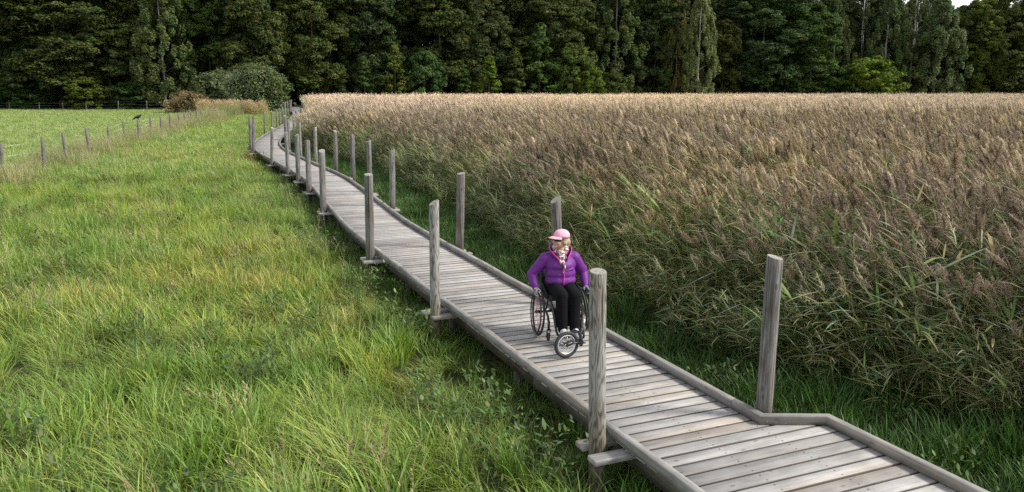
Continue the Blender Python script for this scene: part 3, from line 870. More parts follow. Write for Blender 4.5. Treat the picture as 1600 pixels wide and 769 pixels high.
def place(P, hs, zrot=0.7):
    n = len(P); pts = np.zeros((n, 3)); pts[:, :2] = P
    rot = np.zeros((n, 3)); rot[:, 2] = rng.normal(0, zrot, n)
    sc = np.ones((n, 3)); sc[:, 2] = hs; sc[:, :2] = np.clip(hs, 0.6, 1.3)[:, None]
    return pts, rot, sc
def swirl(P, rot, amp=1.1, scale=2.2, seed=5):
    rot[:, 2] += (snoise(P[:, 0], P[:, 1], scale, seed) - 0.5) * 2 * amp
    return rot
def deck_dist(P):
    """Signed clearance from the deck's edges (positive outside)."""
    return np.where(P[:, 0] < (XL(P[:, 1]) + XR(P[:, 1])) / 2, XL(P[:, 1]) - P[:, 0], P[:, 0] - XR(P[:, 1])) * 0.92

def meadow_tint(P):
    a = snoise(P[:, 0], P[:, 1], 6.5, 11); b = snoise(P[:, 0], P[:, 1], 2.3, 12); c = snoise(P[:, 0], P[:, 1], 14, 13)
    t = np.ones((len(P), 3))
    yel = np.clip((a - 0.45) * 2.2, 0, 1)[:, None]; dk = np.clip((b - 0.5) * 2.0, 0, 1)[:, None]
    br = np.clip((c - 0.60) * 3.2, 0, 1)[:, None] * np.clip((snoise(P[:, 0], P[:, 1], 1.7, 14) - 0.35) * 3, 0, 1)[:, None]
    t = t * (1 - yel) + np.array([1.22, 1.10, 0.88]) * yel
    t = t * (1 - dk) + t * np.array([0.72, 0.85, 0.80]) * dk
    t = t * (1 - br) + np.array([1.45, 1.06, 1.25]) * br
    return t * rng.uniform(0.88, 1.14, (len(P), 1))

# long meadow grass on the left of the walk
P = np.concatenate([band(3.2, 11, 24, vl, lambda y: XL(y) + 0.32), band(11, 20, 16, vl, lambda y: XL(y) + 0.25), band(20, 34, 10, lambda y: np.maximum(vl(y), XF(y) - 1), lambda y: XL(y) - 0.05)])
dd = deck_dist(P)
hgt = np.interp(dd, [-0.1, 0.0, 0.35, 0.9, 1.8], [0.44, 0.52, 0.60, 0.78, 1.0]) * (0.62 + 0.45 * snoise(P[:, 0], P[:, 1], 3.1, 21) + 0.45 * (snoise(P[:, 0], P[:, 1], 0.75, 24) - 0.35))
pts, rot, sc = place(P, hgt, 0.55)
rot = swirl(P, rot)
kind = snoise(P[:, 0], P[:, 1], 2.6, 22)
idx = np.where(kind < 0.40, rng.integers(5, 8, len(P)), np.where(kind > 0.62, rng.integers(8, 11, len(P)), rng.integers(0, 5, len(P))))
swap = rng.uniform(0, 1, len(P)) < 0.3; idx[swap] = rng.integers(0, 11, swap.sum())
tint = meadow_tint(P) * np.array([1.18, 1.20, 1.15])
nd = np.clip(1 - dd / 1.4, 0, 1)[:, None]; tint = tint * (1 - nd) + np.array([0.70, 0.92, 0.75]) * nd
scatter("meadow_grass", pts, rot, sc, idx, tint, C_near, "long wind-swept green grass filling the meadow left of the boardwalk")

P = np.concatenate([band(3.2, 14, 5, vl, lambda y: XL(y) - 0.1), band(14, 30, 2.2, lambda y: np.maximum(vl(y), XF(y)), lambda y: XL(y) - 0.1)])
keep = snoise(P[:, 0], P[:, 1], 3.0, 31) + 0.10 * (deck_dist(P) < 1.3) > 0.62; P = P[keep]
pts, rot, sc = place(P, rng.uniform(0.7, 1.5, len(P)), 3.0)
scatter("meadow_herbs", pts, rot, sc, rng.integers(0, 4, len(P)), np.ones((len(P), 3)) * rng.uniform(0.85, 1.2, (len(P), 1)), C_herb, "leafy weeds scattered through the meadow grass beside the boardwalk")
P = np.concatenate([band(3.2, 14, 0.9, vl, lambda y: XL(y) - 1.9), band(14, 45, 1.3, lambda y: np.maximum(vl(y), XF(y)), lambda y: XL(y) - 0.7)])
keep = snoise(P[:, 0], P[:, 1], 5.0, 13) + rng.uniform(-0.2, 0.2, len(P)) > 0.55; P = P[keep]
pts, rot, sc = place(P, rng.uniform(0.75, 1.25, len(P)), 0.8)
scatter("seed_stalks", pts, rot, sc, rng.integers(0, 4, len(P)), np.ones((len(P), 3)) * rng.uniform(0.85, 1.2, (len(P), 1)), C_seed, "dry brown seed stalks standing out of the meadow grass")

# the meadow further off, up to the fence line
P = np.concatenate([band(30, 60, 2.6, lambda y: np.maximum(vl(y), XF(y)), lambda y: XL(y) - 0.25), band(60, 140, 1.9, lambda y: np.maximum(vl(y), XF(y)), lambda y: XL(y) - 0.4)])
pts, rot, sc = place(P, np.interp(deck_dist(P), [0, 0.8, 2], [0.35, 0.7, 0.9]) * rng.uniform(0.8, 1.15, len(P)), 0.6)
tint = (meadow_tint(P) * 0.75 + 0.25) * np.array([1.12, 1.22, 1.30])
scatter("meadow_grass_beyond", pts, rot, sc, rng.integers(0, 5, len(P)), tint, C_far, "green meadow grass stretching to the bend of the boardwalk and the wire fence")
# the paler field behind the fence
P = np.concatenate([band(26, 70, 2.2, vl, lambda y: np.minimum(XF(y), vr(y))), band(70, 143, 1.7, vl, lambda y: XF(y))])
pts, rot, sc = place(P, rng.uniform(0.55, 0.85, len(P)), 0.6)
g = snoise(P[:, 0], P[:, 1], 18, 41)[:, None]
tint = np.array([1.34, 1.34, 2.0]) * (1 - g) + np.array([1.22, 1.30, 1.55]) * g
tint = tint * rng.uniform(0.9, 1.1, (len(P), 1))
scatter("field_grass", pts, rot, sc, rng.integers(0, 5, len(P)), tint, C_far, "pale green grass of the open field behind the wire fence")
# dry growth along the fence
yy = np.concatenate([rng.uniform(28, 80, 270), rng.uniform(70, 128, 360)])
xx = XF(yy) + rng.normal(0.2, 0.8, len(yy)) * np.interp(yy, [28, 80, 128], [0.9, 1.2, 2.2])
P = np.stack([xx, yy], 1)
pts, rot, sc = place(P, np.interp(yy, [28, 80, 110, 128], [0.75, 0.9, 1.5, 1.7]) * rng.uniform(0.7, 1.15, len(yy)), 0.8)
scatter("fence_side_grass", pts, rot, sc, rng.integers(0, 4, len(P)), np.where(rng.uniform(0, 1, (len(P), 1)) < 0.4, np.array([[0.62, 0.85, 0.5]]), 1.0) * rng.uniform(0.85, 1.2, (len(P), 1)), C_dry, "tall dry straw-coloured grass growing along the wire fence")

# dry reeds behind the fence end, under the willows
P = np.concatenate([np.array([((px - 800) / FPX * d, d)]) for px, d in zip(rng.uniform(318, 425, 260), rng.uniform(106, 121, 260))])
P = P[(XL(P[:, 1]) - P[:, 0] > 1.5)]
pts, rot, sc = place(P, rng.uniform(0.55, 0.95, len(P)), 0.6)
scatter("dry_reeds", pts, rot, sc, rng.integers(0, 5, len(P)), np.array([1.45, 1.30, 1.1]) * rng.uniform(0.85, 1.15, (len(P), 1)), C_reedmid, "stand of tall straw-coloured reeds at the fence end below the willow bushes")

# short lush strip between the walk and the reeds
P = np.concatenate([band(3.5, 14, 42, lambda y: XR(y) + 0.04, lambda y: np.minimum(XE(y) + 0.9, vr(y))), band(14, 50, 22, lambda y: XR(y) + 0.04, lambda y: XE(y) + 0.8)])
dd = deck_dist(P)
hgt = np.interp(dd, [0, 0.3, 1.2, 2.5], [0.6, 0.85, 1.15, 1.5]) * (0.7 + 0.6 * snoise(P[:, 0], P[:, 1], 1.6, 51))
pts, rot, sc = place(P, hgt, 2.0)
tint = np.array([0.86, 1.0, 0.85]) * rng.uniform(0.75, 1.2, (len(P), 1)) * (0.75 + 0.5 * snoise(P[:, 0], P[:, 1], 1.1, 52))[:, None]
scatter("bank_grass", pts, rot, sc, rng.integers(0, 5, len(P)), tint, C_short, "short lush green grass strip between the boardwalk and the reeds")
P = band(3.5, 30, 5, lambda y: XR(y) + 0.25, lambda y: np.minimum(XE(y) + 1.0, vr(y)))
P = P[snoise(P[:, 0], P[:, 1], 2.0, 61) > 0.5]
pts, rot, sc = place(P, rng.uniform(0.5, 1.1, len(P)), 3.0)
scatter("bank_herbs", pts, rot, sc, rng.integers(0, 4, len(P)), np.ones((len(P), 3)) * rng.uniform(0.8, 1.1, (len(P), 1)), C_herb, "leafy weeds on the green strip at the foot of the reeds")

# the reed bed
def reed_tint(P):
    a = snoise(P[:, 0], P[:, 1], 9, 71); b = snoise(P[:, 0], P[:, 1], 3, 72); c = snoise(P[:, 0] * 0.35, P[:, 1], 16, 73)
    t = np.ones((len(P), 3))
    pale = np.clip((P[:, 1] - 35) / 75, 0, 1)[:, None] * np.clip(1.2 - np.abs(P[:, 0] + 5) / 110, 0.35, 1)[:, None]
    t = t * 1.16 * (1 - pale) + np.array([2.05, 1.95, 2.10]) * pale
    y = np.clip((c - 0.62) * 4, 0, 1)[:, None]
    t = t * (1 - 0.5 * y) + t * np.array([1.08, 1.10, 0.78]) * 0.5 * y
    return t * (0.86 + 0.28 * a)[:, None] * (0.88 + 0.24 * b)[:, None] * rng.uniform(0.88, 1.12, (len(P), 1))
P = np.concatenate([band(4.5, 15, 15, lambda y: XE(y) - 0.15, lambda y: np.minimum(XE(y) + 1.7, vr(y))), band(15, 60, 9, lambda y: XE(y) - 0.15, lambda y: np.minimum(XE(y) + 1.6, vr(y)))])
e = P[:, 0] - XE(P[:, 1])
pts, rot, sc = place(P, np.interp(e, [-0.2, 0.5, 1.7], [0.45, 0.8, 1.25]) * rng.uniform(0.75, 1.2, len(P)), 0.9)
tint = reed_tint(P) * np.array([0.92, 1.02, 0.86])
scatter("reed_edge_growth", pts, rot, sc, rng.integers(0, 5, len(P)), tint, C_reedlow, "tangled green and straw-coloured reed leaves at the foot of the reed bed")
P = np.concatenate([band(5, 24, 9.5, lambda y: XE(y) + 0.7, lambda y: vr(y) + 1), band(24, 42, 6.5, lambda y: XE(y) + 0.7, lambda y: np.minimum(vr(y), XE(y) + 60))])
e = P[:, 0] - XE(P[:, 1])
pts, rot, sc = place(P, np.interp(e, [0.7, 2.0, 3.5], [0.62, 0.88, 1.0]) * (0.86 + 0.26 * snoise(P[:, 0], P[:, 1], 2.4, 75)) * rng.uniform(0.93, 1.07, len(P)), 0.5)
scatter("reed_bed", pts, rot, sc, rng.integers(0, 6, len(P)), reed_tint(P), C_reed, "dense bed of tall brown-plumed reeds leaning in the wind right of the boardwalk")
P = band(40, 80, 2.6, lambda y: XE(y) + 0.5, vr)
e = P[:, 0] - XE(P[:, 1])
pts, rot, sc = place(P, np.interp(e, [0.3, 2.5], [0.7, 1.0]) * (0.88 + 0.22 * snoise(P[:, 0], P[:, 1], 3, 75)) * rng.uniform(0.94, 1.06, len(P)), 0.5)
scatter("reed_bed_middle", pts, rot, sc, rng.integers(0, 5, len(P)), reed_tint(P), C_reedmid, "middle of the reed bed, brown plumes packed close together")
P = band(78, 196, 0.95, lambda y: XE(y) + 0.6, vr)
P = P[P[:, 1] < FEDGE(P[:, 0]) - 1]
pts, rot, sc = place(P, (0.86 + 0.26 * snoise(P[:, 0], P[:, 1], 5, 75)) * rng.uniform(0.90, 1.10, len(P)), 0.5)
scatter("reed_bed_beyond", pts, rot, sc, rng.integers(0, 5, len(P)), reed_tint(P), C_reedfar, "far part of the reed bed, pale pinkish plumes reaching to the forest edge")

# ------------------------------------------------------------------ trees
M_leaf = foliage("tree_leaf", 0.26, 0.65, objcol=True, spec=0.15)
M_leaf_inst = foliage("wood_leaf", 0.26, 0.65, inst=True, spec=0.15)
def bark(name, dark, light, birch=False):
    m, ns, ls = mat(name)
    tc = ns.new("ShaderNodeTexCoord")
    n = noise(ns, ls, vscale(ns, ls, tc.outputs["Object"], (6, 6, 1.2) if not birch else (2, 2, 5)), 1.0, 4)
    c = mixc(ns, ls, dark, light, ramp(ns, ls, n, 0.36, 0.52) if birch else n)
    finish(ns, ls, c, 0.85, bump=n, bump_s=0.6, bump_d=0.03, spec=0.2)
    return m
M_bark = bark("dark_bark", (0.035, 0.030, 0.024), (0.11, 0.098, 0.082))
M_greybark = bark("grey_bark", (0.045, 0.04, 0.036), (0.15, 0.145, 0.135), True)
M_birch = bark("birch_bark", (0.05, 0.045, 0.04), (0.36, 0.35, 0.33), True)

def leaves(C, R, n, size, out, cols, droop=0.0, wind=0.25):
    """n leaf-sized faces round each clump centre C (m,3) with radii R (m,3); out (m,3) is the way the clump faces."""
    m = len(C); N = m * n
    d = rng.normal(0, 1, (m, n, 3)); d /= np.linalg.norm(d, axis=2)[..., None]
    d *= rng.uniform(0.25, 1, (m, n, 1)) ** 0.5
    p = (C[:, None] + d * R[:, None]).reshape(-1, 3)
    nrm = d.reshape(-1, 3) * 0.6 + np.repeat(out, n, 0) * 0.35 + np.array([0, 0, 0.75]) + rng.normal(0, 0.45, (N, 3))
    nrm /= np.linalg.norm(nrm, axis=1)[:, None]
    ax = np.cross(nrm, rng.normal(0, 1, (N, 3))); ax += np.array([-wind, 0, -droop]); ax /= np.linalg.norm(ax, axis=1)[:, None]
    side = np.cross(ax, nrm); side /= np.maximum(np.linalg.norm(side, axis=1), 1e-6)[:, None]
    L = size * rng.uniform(0.6, 1.35, N)
    t = np.array([-0.5, 0.05, 0.5])
    P = p[:, None] + ax[:, None] * (L[:, None] * t)[..., None]
    W = side[:, None] * (L[:, None] * np.array([0.05, 0.30, 0.03]))[..., None]
    cc = np.repeat(cols, n, 0) * rng.uniform(0.8, 1.2, (N, 1))
    return strips(P, W, cc)
def crown_cols(m, jit=0.2, pal=((0.060, 0.080, 0.022), (0.078, 0.098, 0.026), (0.046, 0.066, 0.022))):
    return pick_cols(m, pal, [1] * len(pal), jit)
def broad_crown(H, R, z0, nl, ns_, leaf, n, seed, prof=((0, .15, .4, .7, .9, 1), (.65, .9, 1.0, .97, .8, .4))):
    """Limbs that end in flattened sprays of leaves, gaps between them."""
    C, RR, O = [], [], []
    for i in range(nl):
        t = rng.uniform(0, 1) if i > nl * 0.6 else (i + 0.5) / (nl * 0.6); a = rng.uniform(0, 6.28) if i % 3 else i * 2.399
        lr = R * rng.uniform(0.26, 0.46)
        rr = max(0.0, R * np.interp(t, *prof) - lr * 0.55) * rng.uniform(0.75, 1.05)
        c = np.array([rr * np.cos(a), rr * np.sin(a), z0 + lr * 0.5 + t * (H - z0 - lr)])
        outv = np.array([np.cos(a), np.sin(a), 0.45])
        for j in range(ns_):
            d = rng.normal(0, 1, 3); d /= np.linalg.norm(d); d = d + outv * 0.75; d /= np.linalg.norm(d)
            C.append(c + d * lr * np.array([1.0, 1.0, 0.8]) * rng.uniform(0.7, 1.05)); s_ = rng.uniform(0.6, 1.2) * R * 0.125
            RR.append((s_ * 1.15, s_ * 1.15, s_ * 0.75)); O.append(d)
    C, RR, O = np.array(C), np.array(RR), np.array(O)
    m0 = len(C); ti = rng.uniform(0.02, 0.92, 90); ai = rng.uniform(0, 6.28, 90)                # inner sprays close the crown round its stem
    ri = R * np.interp(ti, *prof) * rng.uniform(0.1, 0.6, 90)
    Ci = np.stack([ri * np.cos(ai), ri * np.sin(ai), z0 + ti * (H - z0)], 1)
    C = np.concatenate([C, Ci]); RR = np.concatenate([RR, np.tile([[R * .22, R * .22, R * .17]], (90, 1))]); O = np.concatenate([O, np.stack([np.cos(ai), np.sin(ai), ai * 0], 1)])
    return leaves(C, RR, n, leaf, O, crown_cols(len(C), 0.24))
def birch_crown(H, R, z0, nb, leaf, seed, n=70):
    """Fine hanging strands, narrow top."""
    C, RR, O = [], [], []
    for i in range(nb):
        t = rng.uniform(0, 1); a = rng.uniform(0, 6.28)
        rr = R * np.interp(t, [0, .25, .6, .85, 1], [.75, 1.0, .8, .45, .05]) * rng.uniform(0.35, 1.0) ** 0.6
        C.append((rr * np.cos(a) - 0.15 * R * t, rr * np.sin(a), z0 + t * (H - z0)))
        s_ = rng.uniform(0.7, 1.2) * R * 0.17
        RR.append((s_ * 0.7, s_ * 0.7, s_ * 2.0)); O.append((np.cos(a), np.sin(a), 0))
    C, RR, O = np.array(C), np.array(RR), np.array(O)
    return leaves(C, RR, n, leaf, O, crown_cols(len(C), 0.18, ((0.075, 0.095, 0.036), (0.062, 0.085, 0.032), (0.09, 0.105, 0.042))), droop=1.4, wind=0.5)
def shrub_crown(H, R, n_c, leaf, n, cone=0.0, z0=0.2, pal=((0.06, 0.09, 0.022), (0.075, 0.11, 0.024)), wind=0.3, droop=0.0):
    C, RR, O = [], [], []
    lob = rng.uniform(0, 6.28)
    for i in range(n_c):
        t = rng.uniform(0, 1) ** 0.8; a = rng.uniform(0, 6.28)
        env = (1 - t) ** 0.7 if cone > .5 else np.sqrt(max(0, 1 - (1.6 * t - 0.6) ** 2)) if t > 0.375 else 0.85 + 0.4 * t
        rr = R * env * rng.uniform(0.4, 1) ** 0.5 * (1 + 0.22 * math.sin(3 * a + lob) * math.sin(5 * t + lob) + 0.15 * math.sin(7 * a + 9 * t + lob))
        C.append((rr * np.cos(a), rr * np.sin(a), z0 + t * (H - z0)))
        s_ = rng.uniform(0.6, 1.2) * R * 0.22
        RR.append((s_, s_, s_ * 0.75)); O.append((np.cos(a), np.sin(a), 0.4))
    C, RR, O = np.array(C), np.array(RR), np.array(O)
    return leaves(C, RR, n, leaf, O, crown_cols(len(C), 0.22, pal), droop=droop, wind=wind)
def trunk_mesh(H, r, m, limbs, spread, seed, lean=0.0, fork=False):
    rr = random.Random(seed); b = MB()
    pts = [(lean * H * (k / 9) ** 1.2 + rr.uniform(-1, 1) * 0.06 * (k > 0), rr.uniform(-1, 1) * 0.06 * (k > 0), H * k / 9 - (0.3 if k == 0 else 0)) for k in range(10)]
    b.tube(pts, [r * (1.25 if k == 0 else 1 - 0.09 * k) for k in range(10)], 8)
    for i in range(limbs):
        t = 0.22 + 0.7 * (i + rr.random() * 0.5) / limbs; a = i * 2.4 + rr.uniform(-.4, .4); L = spread * (1.15 - t * 0.8) * rr.uniform(.7, 1.1)
        p0 = Vector(pts[min(int(t * 9), 8)]); q = r * (1 - .8 * t) * 0.55
        b.tube([p0, p0 + Vector((math.cos(a) * L * .5, math.sin(a) * L * .5, L * .45)), p0 + Vector((math.cos(a) * L, math.sin(a) * L, L * .75))], [q, q * .65, q * .2], 6)
    if fork:
        b.tube([pts[3], Vector(pts[3]) + Vector((H * .06, 0, H * .25)), Vector(pts[3]) + Vector((H * .10, 0.2, H * .6))], [r * .6, r * .45, r * .1], 7)
    return b.mesh("trunk", m)

def cm(data): return np_mesh("crown", data[0], data[1], [M_leaf], data[2])
PROTO = {}
for i in range(4):
    PROTO["broad%d" % i] = (cm(broad_crown(22, 4.6, 0.6, 52, 17, 0.27, 78, i)), trunk_mesh(15, 0.24, M_bark, 9, 3.0, i), 22.0, 4.6)
for i in range(2):
    PROTO["birch%d" % i] = (cm(birch_crown(21, 3.2, 1.8, 200, 0.25, i, 125)), trunk_mesh(20, 0.19, M_birch, 8, 2.2, 20 + i), 21.0, 3.2)
PROTO["birch_grey"] = (PROTO["birch0"][0], trunk_mesh(18, 0.16, M_greybark, 8, 2.0, 27), 21.0, 3.2)
PROTO["birch_thin"] = (cm(birch_crown(22, 3.0, 6.5, 95, 0.25, 3, 95)), trunk_mesh(22, 0.22, M_birch, 9, 3.0, 31, 0.01, True), 22.0, 3.0)
for i in range(2):
    PROTO["sapling%d" % i] = (cm(shrub_crown(8, 1.7, 90, 0.24, 80, cone=1.0)), trunk_mesh(7, 0.07, M_bark, 6, 1.0, 40 + i), 8.0, 1.7)
    PROTO["round%d" % i] = (cm(shrub_crown(7, 2.6, 120, 0.25, 105)), trunk_mesh(5, 0.12, M_bark, 7, 1.8, 44 + i), 7.0, 2.6)
PROTO["willow"] = (cm(shrub_crown(5.6, 4.6, 230, 0.36, 90, pal=((0.085, 0.105, 0.050), (0.115, 0.135, 0.078), (0.17, 0.185, 0.13), (0.065, 0.085, 0.036)), wind=1.6, droop=0.25)), trunk_mesh(4, 0.12, M_bark, 9, 2.8, 50), 5.6, 4.6)
PROTO["rust"] = (cm(shrub_crown(3.0, 3.0, 120, 0.26, 70, pal=((0.20, 0.125, 0.060), (0.17, 0.125, 0.06), (0.13, 0.11, 0.05), (0.25, 0.17, 0.085)), wind=0.8)), trunk_mesh(2.2, 0.06, M_bark, 8, 1.6, 51), 3.0, 3.0)

def tree(name, px, dist, hw_px, top_px, proto, tint, label, cat="tree", rz=None, group="trees along the forest edge"):
    """px: its middle in the photo; dist: its distance; hw_px: half its width in the photo; top_px: row of its top (negative: above the frame)."""
    cr, tr, H, R = PROTO[proto]
    x = (px - 800) / FPX * dist
    h = CAMZ + (140 - top_px) / FPX * dist
    w = hw_px / FPX * dist
    t = empty(name, (x, dist, 0), random.uniform(0, 6.28) if rz is None else rz)
    k = 1.22 if proto.startswith('broad') else 1.12
    t.scale = (w / R * k, w / R * k, h / H)
    tag(t, label, cat, group)
    link("trunk", tr, t)
    c = link("crown", cr, t); c.color = (*tint, 1)
    return t
D, O_, Y_, L_ = (0.80, 0.92, 0.92), (1.13, 1.10, 0.94), (1.8, 1.45, 0.75), (1.45, 1.45, 0.95)
N_ = (1.0, 1.0, 1.0)
GS = "shrubs and saplings at the forest foot"
trees = [
 ("broadleaf_tree", -45, 146, 45, -60, "broad0", D, "dark broadleaf tree cut by the left frame edge"),
 ("broadleaf_tree", 25, 144, 44, -50, "broad1", D, "deep green shaded tree in the top left corner, left of the olive-lit maple"),
 ("broadleaf_tree", 108, 141, 62, -45, "broad2", O_, "big broad tree with olive-lit leaf sprays above the olive bush at the back fence"),
 ("broadleaf_tree", 185, 142, 52, -40, "broad3", O_, "broad olive-green tree between the big maple-like tree and the drooping birch"),
 ("birch_tree", 268, 139, 46, -25, "birch_grey", (1.15, 1.2, 0.95), "drooping olive birch with a short pale stem showing, behind the rusty bush"),
 ("broadleaf_tree", 340, 145, 34, -5, "broad1", (1.1, 1.3, 0.9), "tree with a brighter green top behind the left half of the grey willow"),
 ("broadleaf_tree", 405, 143, 40, -60, "broad0", O_, "tall olive tree rising behind the silvery willow bush"),
 ("broadleaf_tree", 497, 150, 44, -50, "broad2", (1.12, 1.1, .9), "large leafy tree just right of the dark forest gap"),
 ("broadleaf_tree", 585, 156, 40, -40, "broad3", D, "dark blue-green tree right of the large leafy tree by the gap"),
 ("young_tree", 574, 147, 17, 92, "sapling0", D, "thin dark young tree at the left of the olive sapling over the reeds", "tree", GS),
 ("young_tree", 621, 147, 19, 74, "sapling1", (1.35, 1.15, .9), "olive conical sapling standing above the reed tops, left of the round dark shrub", "tree", GS),
 ("round_shrub", 666, 150, 27, 84, "round0", (.75, .95, .95), "rounded dark green shrub between the olive sapling and the big forked crown", "shrub", GS),
 ("broadleaf_tree", 690, 160, 44, -35, "broad0", O_, "big olive-green tree rising behind the rounded dark shrub"),
 ("broadleaf_tree", 745, 162, 36, -40, "broad1", N_, "leafy tree directly behind the lime green sapling"),
 ("young_tree", 728, 152, 18, 110, "sapling0", (.9, 1.05, .95), "small dull green sapling left beside the lime green one", "tree", GS),
 ("young_tree", 765, 152, 22, 90, "sapling1", (1.5, 1.55, .8), "lime green sapling standing over the reed tops in mid forest edge", "tree", GS),
 ("young_tree", 806, 155, 21, 80, "sapling0", (.95, .9, .8), "dark brownish green sapling right of the lime green sapling", "tree", GS),
 ("young_tree", 842, 157, 27, 42, "sapling1", (.75, .90, .80), "taller blue-green young tree left of the olive shrub pair", "tree", GS),
 ("broadleaf_tree", 812, 168, 40, -12, "broad2", O_, "olive tree with tiny sky holes in its top, mid forest edge"),
 ("broadleaf_tree", 872, 166, 40, -18, "broad3", O_, "olive tree with sunlit sprays behind the bluish young tree"),
 ("round_shrub", 893, 158, 28, 74, "round1", (1.1, 1.1, .85), "olive shrub at the forest foot, taller of the joined pair", "shrub", GS),
 ("round_shrub", 922, 156, 19, 108, "round0", (1.55, 1.5, .75), "yellowish low shrub joined to the right of the taller olive shrub", "shrub", GS),
 ("round_shrub", 955, 160, 20, 112, "round1", (.85, .85, .7), "small dark shrub right of the yellowish low one", "shrub", GS),
 ("birch_tree", 958, 170, 46, -20, "birch_grey", (1.05, 1.15, .9), "wide hanging birch behind the small dark shrub"),
 ("broadleaf_tree", 1018, 174, 38, -25, "broad1", D, "dark tree with a few orange leaves, left of the pale drooping birch"),
 ("birch_tree", 1050, 172, 24, 8, "birch_grey", (1.45, 1.1, .7), "yellowing birch leaning into the pale drooping birch's left side"),
 ("birch_tree", 1084, 168, 28, -4, "birch1", (1.45, 1.4, 1.15), "pale drooping birch with a clear white stem, standing forward of the forest"),
 ("broadleaf_tree", 1122, 174, 22, 40, "broad0", (1.15, 1.0, .65), "narrow yellow-brown tree tucked to the pale birch's right"),
 ("birch_tree", 1115, 184, 36, -45, "birch_thin", (.95, 1.0, .9), "tall thin birch with forked white stems showing above the narrow yellow-brown tree"),
 ("broadleaf_tree", 1182, 178, 48, -30, "broad2", (.72, .95, .95), "massive dark green tree between the pale birch and the bright twin-topped tree"),
 ("broadleaf_tree", 1256, 178, 34, 15, "broad3", (1.0, 1.3, .95), "bright green tree topping out just below the white sky hole"),
 ("birch_tree", 1290, 182, 30, 8, "birch1", (1.0, 1.05, .9), "grey-green birch beside the sky hole, right of the bright green tree"),
 ("broad_shrub", 1348, 174, 38, 92, "round1", (1.6, 1.6, .65), "spreading lime-yellow shrub with a white stem in it, above the reed tops at right", "shrub", GS),
 ("round_shrub", 1298, 176, 24, 108, "round0", (.75, 1.05, .8), "dark green shrub at the left shoulder of the lime-yellow shrub", "shrub", GS),
 ("birch_tree", 1332, 188, 30, -25, "birch_thin", (.9, .95, .85), "white-stemmed birch rising behind the lime-yellow shrub"),
 ("birch_tree", 1368, 184, 34, -8, "birch0", (1.0, 1.1, .9), "grey-green birch right above the lime-yellow shrub, white branches at its top"),
 ("birch_tree", 1408, 186, 28, -28, "birch_thin", (.8, .85, .75), "shaded birch whose crooked white foot shows right of the lime-yellow shrub"),
 ("birch_tree", 1446, 180, 42, 6, "birch_grey", (1.05, 1.12, .95), "wide weeping grey-green birch with specks of orange leaves"),
 ("broadleaf_tree", 1506, 184, 28, 5, "broad1", (1.45, 1.45, .75), "yellow-green maple-like tree right of the weeping birch"),
 ("broadleaf_tree", 1546, 184, 34, -4, "broad2", (1.05, 1.0, .7), "round dark tree with a browning right flank near the right frame edge"),
 ("broadleaf_tree", 1605, 188, 44, 2, "broad0", (.85, .95, .85), "dark tree cut by the right frame edge"),
 ("round_shrub", 1592, 182, 16, 118, "round1", (1.5, 1.5, .7), "small lime shrub at the foot of the tree cut by the right frame edge", "shrub", GS),
 ("round_shrub", 147, 136, 27, 122, "round0", (1.35, 1.2, .7), "rounded olive bush behind the back fence under the big maple-like tree", "shrub", GS),
 ("round_shrub", 60, 138, 34, 118, "round1", (.7, .9, .8), "low dark bush left of the rounded olive bush at the back fence", "shrub", GS),
 ("round_shrub", 215, 138, 30, 128, "round1", (.7, .85, .8), "low dark bush right of the rounded olive bush at the back fence", "shrub", GS),
 ("willow_bush", 350, 130, 34, 115, "willow", (.80, .85, .60), "dark olive willow bush left of the silvery one, behind the tall dry grass", "shrub", GS),
 ("willow_bush", 410, 122, 38, 106, "willow", (1.2, 1.32, .98), "silvery grey-green willow bush blown by the wind beside the boardwalk's far end", "shrub", GS),
 ("autumn_shrub", 301, 118, 29, 146, "rust", (1.05, 1.12, 1.1), "low rusty orange bush behind the fence end", "shrub", GS),
]
for t in trees:
    nm, px, dist, hw, top, pr_, ti, lab = t[:8]
    tree(nm, px, dist, hw, top, pr_, ti, lab, t[8] if len(t) > 8 else "tree", group=t[9] if len(t) > 9 else "trees along the forest edge")

# the wood behind the front trees, one mass
wood_src = []
for k_, sc_ in (("broad0", 1), ("broad2", 1), ("birch0", 1), ("round0", 1)):
    me = PROTO[k_][0].copy(); me.materials.clear(); me.materials.append(M_leaf_inst); wood_src.append(me)
C_wood = proto_collection("wood_tree", wood_src)
P, I, Sx = [], [], []
for row, (off, n, step) in enumerate(((9, 46, 6.4), (17, 46, 6.6), (26, 46, 6.8), (36, 44, 7.2))):
    for i in range(n):
        x = -150 + i * step + random.uniform(-1.6, 1.6); y = float(FEDGE(x)) + off + random.uniform(-2.5, 2.5)
        if row < 2 and abs(x - (-0.272 * y)) < 2.0: continue
        right = np.clip((x - 40) / 80, 0, 1)
        P.append((x, y, 0)); I.append(random.choice([0, 1, 0, 1, 2]))
        s_ = random.uniform(1.12, 1.35) * (1 - 0.13 * right); Sx.append((s_ * 1.05, s_ * 1.05, s_))
        P.append((x + 3, y - 2.0, 0)); I.append(3); Sx.append((1.3, 1.3, random.uniform(0.7, 1.2)))
n = len(P); rot = np.zeros((n, 3)); rot[:, 2] = rng.uniform(0, 6.28, n)
wt = np.array([0.8, 0.88, 0.85]) * rng.uniform(0.75, 1.1, (n, 1))
scatter("distant_woodland", P, rot, Sx, I, wt, C_wood, "dark mass of woodland behind the front trees")

